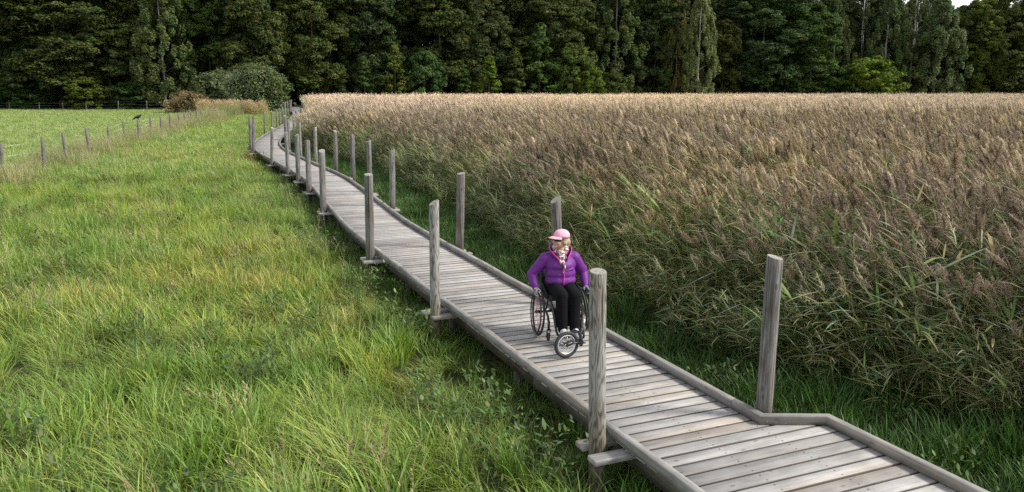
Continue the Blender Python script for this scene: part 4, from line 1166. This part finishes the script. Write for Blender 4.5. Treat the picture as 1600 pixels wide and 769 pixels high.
# ------------------------------------------------------------------ wire fences
M_fpost = simple("fence_post_wood", (0.115, 0.102, 0.090), 0.85, 0, 0.5, 9)
M_wire = simple("galvanised_wire", (0.35, 0.35, 0.34), 0.4, 0.9)
def fence(pts, label):
    """pts: (foot on the ground, top) pairs."""
    base = pts[0][0]
    f = empty("wire_fence", (base.x, base.y, 0)); tag(f, label, "fence")
    for k, (a, b, r) in enumerate(pts):
        m = MB(); d = b - a
        n = 9; rr = random.Random(k)
        m.tube([a - d * 0.1, a + d * .3 + Vector((rr.uniform(-.01, .01), 0, 0)), a + d * .7, b], [r * 1.05, r, r * .98, r * .9], 9)
        m.V = [v - f.location for v in m.V]
        m.build("fence_post", M_fpost, f)
    for hgt in (0.35, 0.62, 0.9):
        m = MB()
        m.tube([a + (b - a) * hgt - f.location + Vector((0, -r, 0)) for a, b, r in pts], 0.006, 5)
        m.build("wire", M_wire, f)
ftop = [(2, 225), (66, 214), (97.5, 207.5), (134, 200), (168.5, 197), (192.3, 189), (215.6, 187), (234.6, 182), (251, 181.5), (265, 177), (278.6, 176), (287.6, 175), (297.8, 173), (307, 172), (314, 172), (330.5, 170), (348.5, 166), (364, 163)]
fp = []
for b, (tx, ty) in zip(FENCE, ftop):
    t = at_y(tx, ty, b.y); fp.append((Vector((b.x, b.y, 0)), t, 0.068 if b.y < 80 else 0.075))
extra = fp[0][0] + (fp[0][0] - fp[1][0])
fp = [(extra, Vector((extra.x - .05, extra.y, 1.35)), 0.05)] + fp
fence(fp, "leaning post-and-wire fence running beside the meadow to the rusty bush")
bp = []
for px, ty in ((-60, 160), (14.5, 160), (61, 160), (98, 160), (134, 160), (184.5, 158), (229, 157.5), (262.5, 159)):
    a = at_y(px + 0.7, 172.5, 133.5); bp.append((Vector((a.x, 133.5, 0)), at_y(px, ty, 133.5), 0.075))
fence(bp, "pale-posted fence at the far end of the field, before the dark forest foot")

# the bird on the fence
ft = fp[7][1]
M_crow = simple("black_plumage", (0.018, 0.018, 0.022), 0.45)
M_beak = simple("dark_beak", (0.03, 0.03, 0.03), 0.4)
def voxel(name, mb, mats, size, smooth=6, parent=None, factor=0.5):
    """Fuses the overlapping shapes of mb into one continuous skin."""
    tmp = link("tmp", mb.mesh("tmp", mats))
    r = tmp.modifiers.new("r", 'REMESH'); r.mode = 'VOXEL'; r.voxel_size = size; r.use_smooth_shade = True
    if smooth:
        q = tmp.modifiers.new("s", 'SMOOTH'); q.iterations = smooth; q.factor = factor
    dg = bpy.context.evaluated_depsgraph_get(); dg.update()
    me = bpy.data.meshes.new_from_object(tmp.evaluated_get(dg))
    bpy.data.objects.remove(tmp)
    me.name = name
    return link(name, me, parent)
b = MB()
b.ball((0, 0, 0.14), (0.15, 0.075, 0.08), R=Matrix.Rotation(-0.35, 3, 'Y'))
b.capsule((-0.08, 0, 0.10), (-0.26, 0, 0.02), 0.045, 0.022)
b.ball((0.15, 0, 0.235), (0.052, 0.045, 0.047)); b.capsule((0.08, 0, 0.18), (0.15, 0, 0.235), 0.055, 0.042)
for sx in (-0.025, 0.025): b.capsule((0.01, sx, 0.09), (0.02, sx, 0.0), 0.018, 0.010)
bird = voxel("crow", b, M_crow, 0.008, 4)
bird.location = ft + Vector((0, 0, 0.0)); bird.rotation_euler = (0, 0, 0.25); bird.scale = (1.3, 1.3, 1.3)
tag(bird, "black crow perched on a leaning fence post in the meadow", "bird")
bk = MB(); bk.tube([(0.19, 0, 0.235), (0.22, 0, 0.232), (0.25, 0, 0.222)], [0.016, 0.011, 0.002], 8)
bk.build("beak", M_beak, bird)
for sy in (-1, 1):
    w_ = MB(); w_.ball((-0.03, sy * 0.068, 0.145), (0.15, 0.018, 0.055), R=Matrix.Rotation(-0.42, 3, 'Y')); w_.build("wing", M_crow, bird)

# ------------------------------------------------------------------ wheelchair
M_black = simple("black_frame_paint", (0.018, 0.018, 0.020), 0.32, 0.3, spec=0.5)
M_rub = simple("tyre_rubber", (0.022, 0.022, 0.022), 0.7)
M_fab = simple("black_seat_fabric", (0.016, 0.016, 0.018), 0.9)
M_alu = simple("brushed_aluminium", (0.62, 0.62, 0.63), 0.3, 0.85, 0.06)
M_red = simple("reddish_spokes", (0.55, 0.20, 0.18), 0.4, 0.2)
M_steel = simple("steel_spokes", (0.45, 0.45, 0.46), 0.35, 0.9)
CH = Vector((0.60, 9.78, DZ + 0.001)); CHA = math.atan2(-0.2, -0.98)
wc = empty("wheelchair", CH, CHA)
tag(wc, "black wheelchair with a large white-rimmed third wheel clipped in front, on the boardwalk", "wheelchair")
def wheel(parent, c, axis, R, tyre_r, spoke_mat, rim_mat, n_sp, hand=None, name="rear_wheel", hubw=0.05, rim_d=0.020, rim_w=0.009):
    axis = Vector(axis).normalized(); u = axis.orthogonal().normalized(); v = axis.cross(u); c = Vector(c)
    w = MB(); w.ring(c, axis, R - tyre_r * 2 - rim_d * .5 + .006, rim_w, 48, 8); rim = w.build(name, rim_mat, parent)
    m = MB(); m.ring(c, axis, R - tyre_r, tyre_r, 56, 12); m.build("tyre", M_rub, rim)
    m = MB(); m.tube([c - axis * hubw, c - axis * hubw * .4, c + axis * hubw * .4, c + axis * hubw], [.014, .022, .022, .014], 12); m.build("hub", M_black, rim)
    m = MB(); rr = R - tyre_r * 2 - rim_d * .3
    for k in range(n_sp):
        a = 2 * PI * k / n_sp; a2 = a + (0.9 if k % 2 else -0.9); sgn = 1 if k % 4 < 2 else -1
        p0 = c + (u * math.cos(a2) + v * math.sin(a2)) * .02 + axis * sgn * hubw * .5
        m.tube([p0, c + (u * math.cos(a) + v * math.sin(a)) * rr], 0.0022, 5)
    m.build("spokes", spoke_mat, rim)
    if hand:
        m = MB(); h = c + axis * hand
        m.ring(h, axis, R - 0.035, 0.0095, 48, 8)
        for k in range(6):
            a = 2 * PI * k / 6 + .3; d = u * math.cos(a) + v * math.sin(a)
            m.tube([c + d * (R - .055), h + d * (R - .035)], 0.005, 6)
        m.build("hand_rim", M_black, rim)
    return rim
cb = math.radians(3.5)
for sx in (1, -1):
    wheel(wc, (sx * 0.272, 0, 0.305), (sx * math.cos(cb), 0, math.sin(cb)), 0.305, 0.0135, M_red, M_black, 24, hand=0.034)
fr = MB()
for sx in (1, -1):
    X = sx * 0.195
    fr.tube([(X, -0.17, .50), (X, .05, .505), (X, .27, .515), (X, .345, .505), (X * .97, .385, .46), (X * .92, .405, .36), (X * .78, .44, .17), (X * .7, .455, .125)], 0.0145, 10)
    fr.tube([(X, -.12, .50), (X * 1.02, -.05, .36), (X * 1.02, 0, .31)], 0.012, 8)
    fr.tube([(X, .18, .50), (X * 1.03, .12, .38), (X * 1.02, 0, .31)], 0.012, 8)
    fr.tube([(X, .10, .33), (X * 1.05, .22, .30), (X * 1.13, .32, .26)], 0.015, 8)
    fr.tube([(X, .0, .31), (X, .10, .33)], 0.015, 8)
fr.tube([(-.245, 0, .305), (.245, 0, .305)], 0.016, 10)
fr.tube([(-.195, .25, .40), (.195, .25, .40)], 0.011, 8)
fr.build("frame", M_black, wc)
for sx in (1, -1):
    c = MB(); cx = sx * 0.222
    c.tube([(cx, .335, .275), (cx, .335, .165)], [.017, .016], 10)
    for q in (-.019, .019): c.tube([(cx + q, .335, .165), (cx + q, .318, .115), (cx + q, .305, .066)], 0.0065, 8)
    c.tube([(cx - .025, .335, .165), (cx + .025, .335, .165)], .010, 8)
    co = c.build("caster", M_alu if sx < 0 else M_black, wc)
    m = MB(); m.ring((cx, .305, .066), (1, 0, 0), .036, .0155, 28, 10); m.tube([(cx - .012, .305, .066), (cx + .012, .305, .066)], .028, 16); m.build("caster_wheel", M_rub, co)
m = MB(); m.box((0, .085, .535), (.385, .42, .055)); o = m.build("seat", M_fab, wc)
bv = o.modifiers.new("b", 'BEVEL'); bv.width = .02; bv.segments = 3
m = MB()
for sx in (1, -1):
    m.tube([(sx * .195, -.16, .50), (sx * .19, -.185, .66), (sx * .19, -.215, .83), (sx * .19, -.25, .86)], .0125, 8)
m.tube([(-.19, -.20, .70), (.19, -.20, .70)], .009, 8)
bko = m.build("backrest_frame", M_black, wc)
m = MB(); N_b = 9
V = []; F = []
for j, z in enumerate((.55, .62, .70, .78, .83)):
    for i in range(N_b):
        t = -1 + 2 * i / (N_b - 1); V.append((t * .19, -.185 - .04 * (1 - t * t) - .03 * (z - .55) / .28, z))
for j in range(4):
    for i in range(N_b - 1): F.append((j * N_b + i, j * N_b + i + 1, (j + 1) * N_b + i + 1, (j + 1) * N_b + i))
m.add(V, F, True); o = m.build("backrest", M_fab, wc); so = o.modifiers.new("t", 'SOLIDIFY'); so.thickness = .012
for sx in (1, -1):
    m = MB()
    V = [(sx * .214, y, z) for y, z in ((-.14, .51), (.20, .51), (.24, .56), (.14, .615), (-.02, .66), (-.15, .665))]
    V += [(v[0] + sx * .006, v[1], v[2]) for v in V]
    F = [tuple(range(6))[::-1], tuple(range(6, 12))] + [(i, (i + 1) % 6, 6 + (i + 1) % 6, 6 + i) for i in range(6)]
    m.add(V, F); m.build("side_guard", M_fab, wc)
m = MB(); V = []; F = []
for j, z in enumerate((.20, .27, .34, .41)):
    for i in range(7):
        t = -1 + i / 3; V.append((t * .165, .365 - .03 * (1 - t * t) + .02 * (.41 - z) / .2, z))
for j in range(3):
    for i in range(6): F.append((j * 7 + i, j * 7 + i + 1, (j + 1) * 7 + i + 1, (j + 1) * 7 + i))
m.add(V, F, True); o = m.build("calf_strap", M_fab, wc); so = o.modifiers.new("t", 'SOLIDIFY'); so.thickness = .008
m = MB(); m.box((0, .475, .118), (.28, .15, .012)); m.tube([(-.14, .455, .125), (.14, .455, .125)], .012, 8); m.build("footrest", M_black, wc)
# the clip-on third wheel, swung sideways on its stem
hub = Vector((0.158, .918, .158)); stem = Vector((-.03, .874, .17)); ax = Vector((-.21, .98, 0)).normalized()
w3 = wheel(wc, hub, ax, 0.158, 0.0215, M_steel, M_alu, 20, name="front_wheel", hubw=0.042, rim_d=0.02, rim_w=0.0125)
m = MB(); side = ax * 0.044
for sg in (1, -1):
    m.tube([hub + side * sg, hub + side * sg + (stem - hub) * .35 + Vector((0, 0, .016)), stem + side * sg * .7 + Vector((0, 0, .005))], [.010, .012, .013], 8)
m.box(stem + Vector((.02, 0, 0)), (.05, .105, .045), R=Matrix.Rotation(math.atan2(ax.y, ax.x) - PI / 2, 3, 'Z'))
m.tube([hub - ax * .055, hub + ax * .055], .008, 8)
m.build("front_fork", M_black, wc)
m = MB()
m.tube([stem + Vector((0, 0, -.05)), stem + Vector((0, 0, .09))], [.021, .021], 12)
m.tube([stem + Vector((0, 0, .05)), (-.025, .78, .255), (-.02, .62, .22), (-.01, .49, .155)], [.018, .018, .018, .016], 10)
m.tube([(-.04, .50, .15), (-.055, .52, .22)], .008, 8); m.tube([stem + Vector((-.0, .0, -.01)), stem + Vector((-.05, .02, -.015))], .010, 8)
m.box((-.01, .485, .145), (.07, .05, .045))
m.build("clip_on_arm", M_black, wc)

# ------------------------------------------------------------------ the person in the wheelchair
M_skin = simple("skin", (0.47, 0.275, 0.205), 0.5, 0, 0.08, 40)
def cloth(name, col, quilt=0.0, rough=0.7, bs=0.5):
    m, ns, ls = mat(name); tc = ns.new("ShaderNodeTexCoord")
    n = noise(ns, ls, vscale(ns, ls, tc.outputs["Object"], (9, 9, 14)), 1.0, 4)
    c = mixc(ns, ls, tuple(x * .85 for x in col), tuple(x * 1.15 for x in col), n)
    h = n
    if quilt:
        sx = ns.new("ShaderNodeSeparateXYZ"); ls.new(tc.outputs["Object"], sx.inputs[0])
        wv = mathn(ns, ls, 'SINE', mathn(ns, ls, 'MULTIPLY', mathn(ns, ls, 'ADD', sx.outputs[2], mathn(ns, ls, 'MULTIPLY', n, .02)), 130.0))
        h = mathn(ns, ls, 'ADD', n, mathn(ns, ls, 'MULTIPLY', mathn(ns, ls, 'POWER', mathn(ns, ls, 'ABSOLUTE', wv), .5), quilt))
    finish(ns, ls, c, rough, bump=h, bump_s=bs, bump_d=0.02, spec=0.35 if col[2] > .05 else 0.12)
    return m
M_jacket = cloth("purple_jacket_cloth", (0.110, 0.012, 0.168), 0.0, 0.6, 0.30)
M_trs = cloth("black_trousers_cloth", (0.0055, 0.0055, 0.0065), 0, 0.95)
M_glove = cloth("grey_glove_knit", (0.14, 0.14, 0.16), 0, 0.85)
M_zip = simple("magenta_trim", (0.60, 0.02, 0.22), 0.5, var=.05)
M_cap = cloth("pink_cap_cloth", (0.66, 0.32, 0.39), 0, 0.75, .2)
M_hair = simple("blonde_hair", (0.40, 0.32, 0.21), 0.5, var=.3, scale=60)
M_shoe = simple("white_grey_trainers", (0.42, 0.42, 0.43), 0.6, var=.3, scale=40)
M_sole = simple("shoe_sole", (0.30, 0.30, 0.31), 0.8)
M_lens = simple("dark_lens", (0.006, 0.005, 0.006), 0.08, spec=.6)
M_lip = simple("lips", (0.42, 0.15, 0.13), 0.45)
def scarf_mat():
    m, ns, ls = mat("patterned_scarf"); tc = ns.new("ShaderNodeTexCoord")
    vo = ns.new("ShaderNodeTexVoronoi"); vo.inputs["Scale"].default_value = 42; ls.new(tc.outputs["Object"], vo.inputs["Vector"])
    sp = ns.new("ShaderNodeSeparateColor"); ls.new(vo.outputs["Color"], sp.inputs[0])
    c = mixc(ns, ls, (0.58, 0.52, 0.50), (0.10, 0.085, 0.10), ramp(ns, ls, sp.outputs[0], .45, .55))
    c = mixc(ns, ls, c, (0.42, 0.10, 0.17), ramp(ns, ls, sp.outputs[1], .68, .74))
    c = mixc(ns, ls, c, (0.24, 0.20, 0.12), ramp(ns, ls, sp.outputs[2], .75, .8))
    finish(ns, ls, c, .85, bump=vo.outputs["Distance"], bump_s=.4, bump_d=.01, spec=.2)
    return m
M_scarf = scarf_mat()

HC = Vector((0.0, 0.035, 1.222)); HY = -math.radians(72)
HM = Matrix.Translation(HC) @ Matrix.Rotation(HY, 4, 'Z') @ Matrix.Rotation(math.radians(4), 4, 'X')
arm = {1: [Vector((.182, -.015, .980)), Vector((.350, -.045, .785)), Vector((.330, .045, .655))],
       -1: [Vector((-.182, -.015, .980)), Vector((-.322, -.06, .775)), Vector((-.320, .035, .655))]}
leg = {1: [Vector((.090, .0, .625)), Vector((.084, .405, .612)), Vector((.074, .425, .24))],
       -1: [Vector((-.090, .0, .625)), Vector((-.080, .41, .60)), Vector((-.072, .43, .24))]}
b = MB()
b.ball((0, 0, .66), (.165, .12, .12)); b.ball((0, -.01, .86), (.165, .11, .17)); b.capsule((-.15, -.015, .985), (.15, -.015, .985), .06, .06)
b.capsule((0, 0, 1.0), (0, .015, 1.16), .056, .050)
for s_ in (1, -1):
    a = arm[s_]; b.capsule(a[0], a[1], .046, .040); b.capsule(a[1], a[2], .038, .027)
    b.capsule(a[2], a[2] + Vector((0, .035, -.03)), .026, .028)
    l = leg[s_]; b.capsule(l[0], l[1], .075, .052); b.capsule(l[1], l[2], .048, .034); b.capsule(l[2], l[2] + Vector((0, .0, -.05)), .030, .026); b.capsule(l[2] + Vector((0, 0, -.06)), l[2] + Vector((0, .10, -.08)), .026, .022)
b.ball((0, -.008, .022), (.074, .092, .090), M=HM); b.ball((0, .030, -.045), (.058, .060, .060), M=HM)
b.ball((0, .072, -.088), (.026, .020, .020), M=HM)
b.capsule((0, .084, .012), (0, .108, -.026), .010, .0145, M=HM)
b.ball((0, .083, .028), (.050, .014, .014), M=HM); b.ball((0, .080, -.056), (.026, .014, .016), M=HM)
for s_ in (1, -1):
    b.ball((s_ * .075, -.008, -.018), (.009, .020, .031), M=HM)
    b.ball((s_ * .040, .062, -.030), (.024, .024, .024), M=HM)
person = voxel("person", b, M_skin, 0.0055, 5)
person.location = CH; person.rotation_euler = (0, 0, CHA)
tag(person, "person in purple jacket, pink cap and sunglasses sitting in the wheelchair, looking sideways", "person")
# jacket
j = MB()
j.ball((0, .035, .715), (.198, .165, .105)); j.ball((0, .03, .80), (.195, .155, .14)); j.ball((0, .015, .895), (.198, .150, .145)); j.ball((0, .055, .90), (.165, .125, .09))
j.capsule((-.175, -.015, .985), (.175, -.015, .985), .078, .078); j.capsule((-.08, -.005, 1.025), (.08, -.005, 1.025), .068, .068)
for s_ in (1, -1):
    a = arm[s_]
    j.capsule(a[0], a[0].lerp(a[1], .5), .082, .073); j.capsule(a[0].lerp(a[1], .5), a[1], .073, .064); j.capsule(a[1], a[1].lerp(a[2], .55), .064, .058)
    j.capsule(a[1].lerp(a[2], .55), a[2].lerp(a[1], -.16), .058, .043)
rr = random.Random(4)
for k in range(33):                                           # folds
    s_ = rr.choice((1, -1)); t = rr.random()
    if k < 26:
        a = arm[s_]; p = a[0].lerp(a[1], t) if k < 13 else a[1].lerp(a[2], t); d = Vector((rr.uniform(-1, 1), rr.uniform(-.2, 1), rr.uniform(-.4, .4))).normalized()
        p = p + d * (.066 - .018 * (k >= 13)); q = Vector((d.z, rr.uniform(-.3, .3), -d.x)) * .035
        j.capsule(p - q, p + q, .011, .007, 8)
    else:
        x = rr.uniform(-.10, .10); z = rr.uniform(.68, .86); yf = lambda q: .028 + .148 * math.sqrt(max(0, 1 - (q / .2) ** 2))
        j.capsule((x - .05, yf(x - .05) - .004, z + rr.uniform(-.015, .015)), (x + .05, yf(x + .05) - .004, z), .013, .010, 8)
jack = voxel("jacket", j, M_jacket, 0.007, 4, person)
jbv = BVHTree.FromPolygons([v.co.copy() for v in jack.data.vertices], [tuple(p.vertices) for p in jack.data.polygons])
def front(x, z, lift=0.004):
    h = jbv.ray_cast(Vector((x, 1.0, z)), Vector((0, -1, 0)))
    return h[0] + Vector((0, lift, 0)) if h[0] is not None else Vector((x, .15, z))
m = MB(); zp = [front(0.004 * math.sin(z * 30), z) for z in np.linspace(.672, .86, 14)]; m.tube(zp, .0065, 8); m.build("zip", M_zip, jack)
col_path = [(.045, .135, .975), (.085, .095, 1.01), (.118, .03, 1.05), (.098, -.06, 1.085), (.0, -.098, 1.10), (-.098, -.06, 1.085), (-.118, .03, 1.05), (-.085, .095, 1.01), (-.045, .135, .975)]
def smooth_path(P, n):
    P = [Vector(p) for p in P]; out = []
    for i in range(len(P) - 1):
        p0, p1, p2, p3 = P[max(i - 1, 0)], P[i], P[i + 1], P[min(i + 2, len(P) - 1)]
        for k in range(n):
            t = k / n
            out.append(0.5 * ((2 * p1) + (p2 - p0) * t + (2 * p0 - 5 * p1 + 4 * p2 - p3) * t * t + (3 * p1 - p0 - 3 * p2 + p3) * t ** 3))
    return out + [P[-1]]
cp = smooth_path(col_path, 5); m = MB(); V = []; F = []
for i, p in enumerate(cp):
    t = i / (len(cp) - 1); hgt = .012 + .055 * math.sin(PI * t) ** .6; o = Vector((p.x, p.y * .6, 0)).normalized()
    V += [p + Vector((0, 0, -.05)) - o * .01, p + o * .004, p + o * .02 + Vector((0, 0, hgt))]
for i in range(len(cp) - 1):
    for k in range(2): F.append((3*i + k, 3*i + 3 + k, 3*i + 4 + k, 3*i + 1 + k))
m.add(V, F, True); o = m.build("collar", M_jacket, jack); so = o.modifiers.new("t", 'SOLIDIFY'); so.thickness = .010; so.offset = 0
m = MB()
edge = [Vector(V[3*i + 2]) for i in range(len(cp))]; L_ = len(edge)
m.tube(edge[:15], .006, 7); m.tube(edge[L_ - 15:], .006, 7); m.build("collar_trim", M_zip, jack)
# trousers
t = MB(); t.ball((0, .02, .655), (.185, .145, .085))
for s_ in (1, -1):
    l = leg[s_]; t.capsule(l[0], l[1], .102, .080); t.capsule(l[1], l[1].lerp(l[2], .4), .080, .074); t.capsule(l[1].lerp(l[2], .4), l[2] + Vector((0, .012, -.045)), .074, .062)
    t.capsule(l[0] + Vector((0, .1, .02)), l[1] + Vector((0, -.1, .012)), .08, .07)
voxel("trousers", t, M_trs, 0.007, 5, person)
for s_ in (1, -1):
    l = leg[s_][2]
    s1_ = MB(); s1_.capsule(l + Vector((0, -.02, -.045)), l + Vector((0, .03, -.06)), .046, .045); s1_.capsule(l + Vector((0, .03, -.06)), l + Vector((0, .135, -.078)), .044, .034); s1_.capsule(l + Vector((0, -.005, -.03)), l + Vector((0, 0, .0)), .047, .045); s1_.capsule(l + Vector((0, 0, -.035)), l + Vector((0, .06, -.06)), .042, .038)
    sh = voxel("shoe", s1_, M_shoe, .005, 3, person)
    m = MB(); m.capsule(l + Vector((0, -.025, -.085)), l + Vector((0, .14, -.098)), .040, .034, 12)
    for i, v in enumerate(m.V): m.V[i] = Vector((v.x, v.y, l.z - .095 + (v.z - l.z + .095) * .32))
    m.build("sole", M_sole, sh)
    m = MB()
    for k in range(4): m.tube([l + Vector((-.026, .03 + .022 * k, -.024 - .008 * k)), l + Vector((0, .034 + .022 * k, -.014 - .008 * k)), l + Vector((.026, .03 + .022 * k, -.024 - .008 * k))], .004, 6)
    m.build("laces", M_sole, sh)
# gloved hands closed over the hand rims
for s_ in (1, -1):
    g = MB(); w_ = arm[s_][2]; p0 = w_ + Vector((0, .006, -.012)); pc = Vector((s_ * .318, .080, .612))
    g.capsule(w_.lerp(arm[s_][1], .30), p0, .037, .034)
    g.capsule(p0, pc, .031, .030); g.ball(pc, (.036, .040, .026), R=Matrix.Rotation(.5, 3, 'X'))
    for f in range(4):
        y0 = .062 + .019 * f; ln = (.030, .034, .032, .025)[f]
        k0 = Vector((s_ * .338, y0 + .02, .612 - .006 * f)); k1 = k0 + Vector((s_ * .018, .006, -ln * .8)); k2 = k1 + Vector((-s_ * .012, .004, -ln * .8)); k3 = k2 + Vector((-s_ * .022, .0, -ln * .35))
        g.capsule(pc + Vector((s_ * .01, y0 - .08, 0)), k0, .012, .0115, 8); g.capsule(k0, k1, .0112, .0102, 8); g.capsule(k1, k2, .0100, .0092, 8); g.capsule(k2, k3, .009, .0085, 8)
    t0 = Vector((s_ * .298, .075, .618)); t1 = t0 + Vector((-s_ * .012, .028, -.006)); t2 = t1 + Vector((-s_ * .004, .028, -.016))
    g.capsule(t0, t1, .0135, .012, 8); g.capsule(t1, t2, .0115, .0095, 8)
    voxel("glove", g, M_glove, .0036, 2, person)
# scarf
m = MB(); pts = []; rads = []
for k in range(30):
    a = 2 * PI * k / 30; pts.append((.074 * math.sin(a), .012 + .074 * math.cos(a), 1.095 - .035 * math.cos(a) + .006 * math.sin(5 * a))); rads.append(.034 + .006 * math.sin(3 * a + 1))
m.tube(pts, rads, 12, closed=True)
m.ball((.0, .098, 1.04), (.040, .032, .036))
m.ball((.03, .10, 1.015), (.035, .02, .04)); m.ball((-.025, .105, 1.01), (.03, .02, .035))
tail = [Vector((0, .125, 1.02))] + [front(.010 * math.sin(z * 40), z, .010) for z in (.985, .95, .92, .89, .86, .835)]
m.tube(tail, [.026, .024, .022, .019, .017, .014, .005], 10)
m.tube([Vector((.02, .12, 1.02)), front(.03, .985, .010), front(.032, .955, .01), front(.03, .93, .008)], [.020, .020, .017, .006], 10)
voxel("scarf", m, M_scarf, .005, 3, person)
# hair, cap, glasses, mouth
h = MB(); h.ball((0, -.035, -.005), (.077, .076, .078), M=HM)
h.capsule((0, -.100, .010), (0.0, -.120, -.03), .022, .024, M=HM); h.capsule((0, -.120, -.03), (.005, -.112, -.11), .024, .010, M=HM)
for s_ in (1, -1): h.capsule((s_ * .073, -.005, .02), (s_ * .076, -.028, -.05), .012, .010, M=HM)
voxel("hair", h, M_hair, .0055, 3, person)
c = MB(); V = []; F = []; nu, nv = 28, 9
for jx in range(nv + 1):
    ph = PI / 2 * jx / nv * 1.0
    for i in range(nu):
        th = 2 * PI * i / nu
        V.append((.0885 * math.sin(ph) ** .85 * math.cos(th), -.008 + .1045 * math.sin(ph) ** .85 * math.sin(th), .040 + .090 * math.cos(ph) ** .9 - (.006 if jx == nv else 0)))
for jx in range(nv):
    for i in range(nu): F.append((jx * nu + i, (jx + 1) * nu + i, (jx + 1) * nu + (i + 1) % nu, jx * nu + (i + 1) % nu))
c.add(V, F, True, M=HM); c.ball((0, -.008, .127), (.008, .008, .004), M=HM)
cap = c.build("cap", M_cap, person); so = cap.modifiers.new("t", 'SOLIDIFY'); so.thickness = .003; so.offset = 1
c = MB(); V = []; F = []; n1, n2 = 15, 6
for i in range(n1):
    a = math.radians(28 + 124 * i / (n1 - 1))
    for k in range(n2):
        e = k / (n2 - 1); ext = .084 * max(0.0, math.sin((a - math.radians(28)) / math.radians(124) * PI)) ** .55
        x, y = .0885 * math.cos(a), -.008 + .1045 * math.sin(a)
        V.append((x * (1 + .05 * e), y + ext * e, .048 - .022 * e - 1.5 * x * x * (.4 + e)))
for i in range(n1 - 1):
    for k in range(n2 - 1): F.append((i * n2 + k, i * n2 + k + 1, (i + 1) * n2 + k + 1, (i + 1) * n2 + k))
c.add(V, F, True, M=HM); br = c.build("brim", M_cap, cap); so = br.modifiers.new("t", 'SOLIDIFY'); so.thickness = .004; so.offset = 0
g = MB()
for s_ in (1, -1):
    V = []; F = []
    for i in range(9):
        a = math.radians(8 + 62 * i / 8); R_ = .086
        for k, z in enumerate((.024, .006, -.012)):
            V.append((s_ * R_ * math.sin(a) * .92, .006 + .094 * math.cos(a) + .004, z - (.006 * (k == 2) * -1 if i in (0, 8) else 0)))
    for i in range(8):
        for k in range(2): F.append((3*i + k, 3*i + 3 + k, 3*i + 4 + k, 3*i + 1 + k))
    g.add(V, F, True, M=HM)
    g.tube([(s_ * .078, .038, .016), (s_ * .082, .0, .014), (s_ * .079, -.03, .006)], .003, 6, M=HM)
g.tube([(-.016, .100, .018), (0, .104, .020), (.016, .100, .018)], .003, 6, M=HM)
gl = g.build("sunglasses", M_lens, person); so = gl.modifiers.new("t", 'SOLIDIFY'); so.thickness = .003; so.offset = 0
l = MB(); l.ball((0, .093, -.053), (.021, .006, .0045), M=HM); l.ball((0, .0925, -.061), (.018, .006, .005), M=HM); l.build("lips", M_lip, person)

# the shaggy tuft that hangs over the deck edge at the bend
tf = tuft(150, 0.30, 0.35, 0.75, 0.012, 3, k=5, lean=(0.1, 0.9), curl=(0.4, 1.6), wind=0.2, pal=[(0.20, 0.16, 0.06), (0.14, 0.17, 0.04), (0.24, 0.18, 0.08)], pw=[3, 2, 2])
o = link("grass_tuft", np_mesh("grass_tuft", tf[0], tf[1], [M_leaf], tf[2]))
tp = at(409, 243, 0.35); o.location = (tp.x, tp.y, 0.0); o.scale = (1.7, 1.7, 1.05)
tag(o, "shaggy brown-green grass tuft hanging over the deck edge at the bend", "plant")
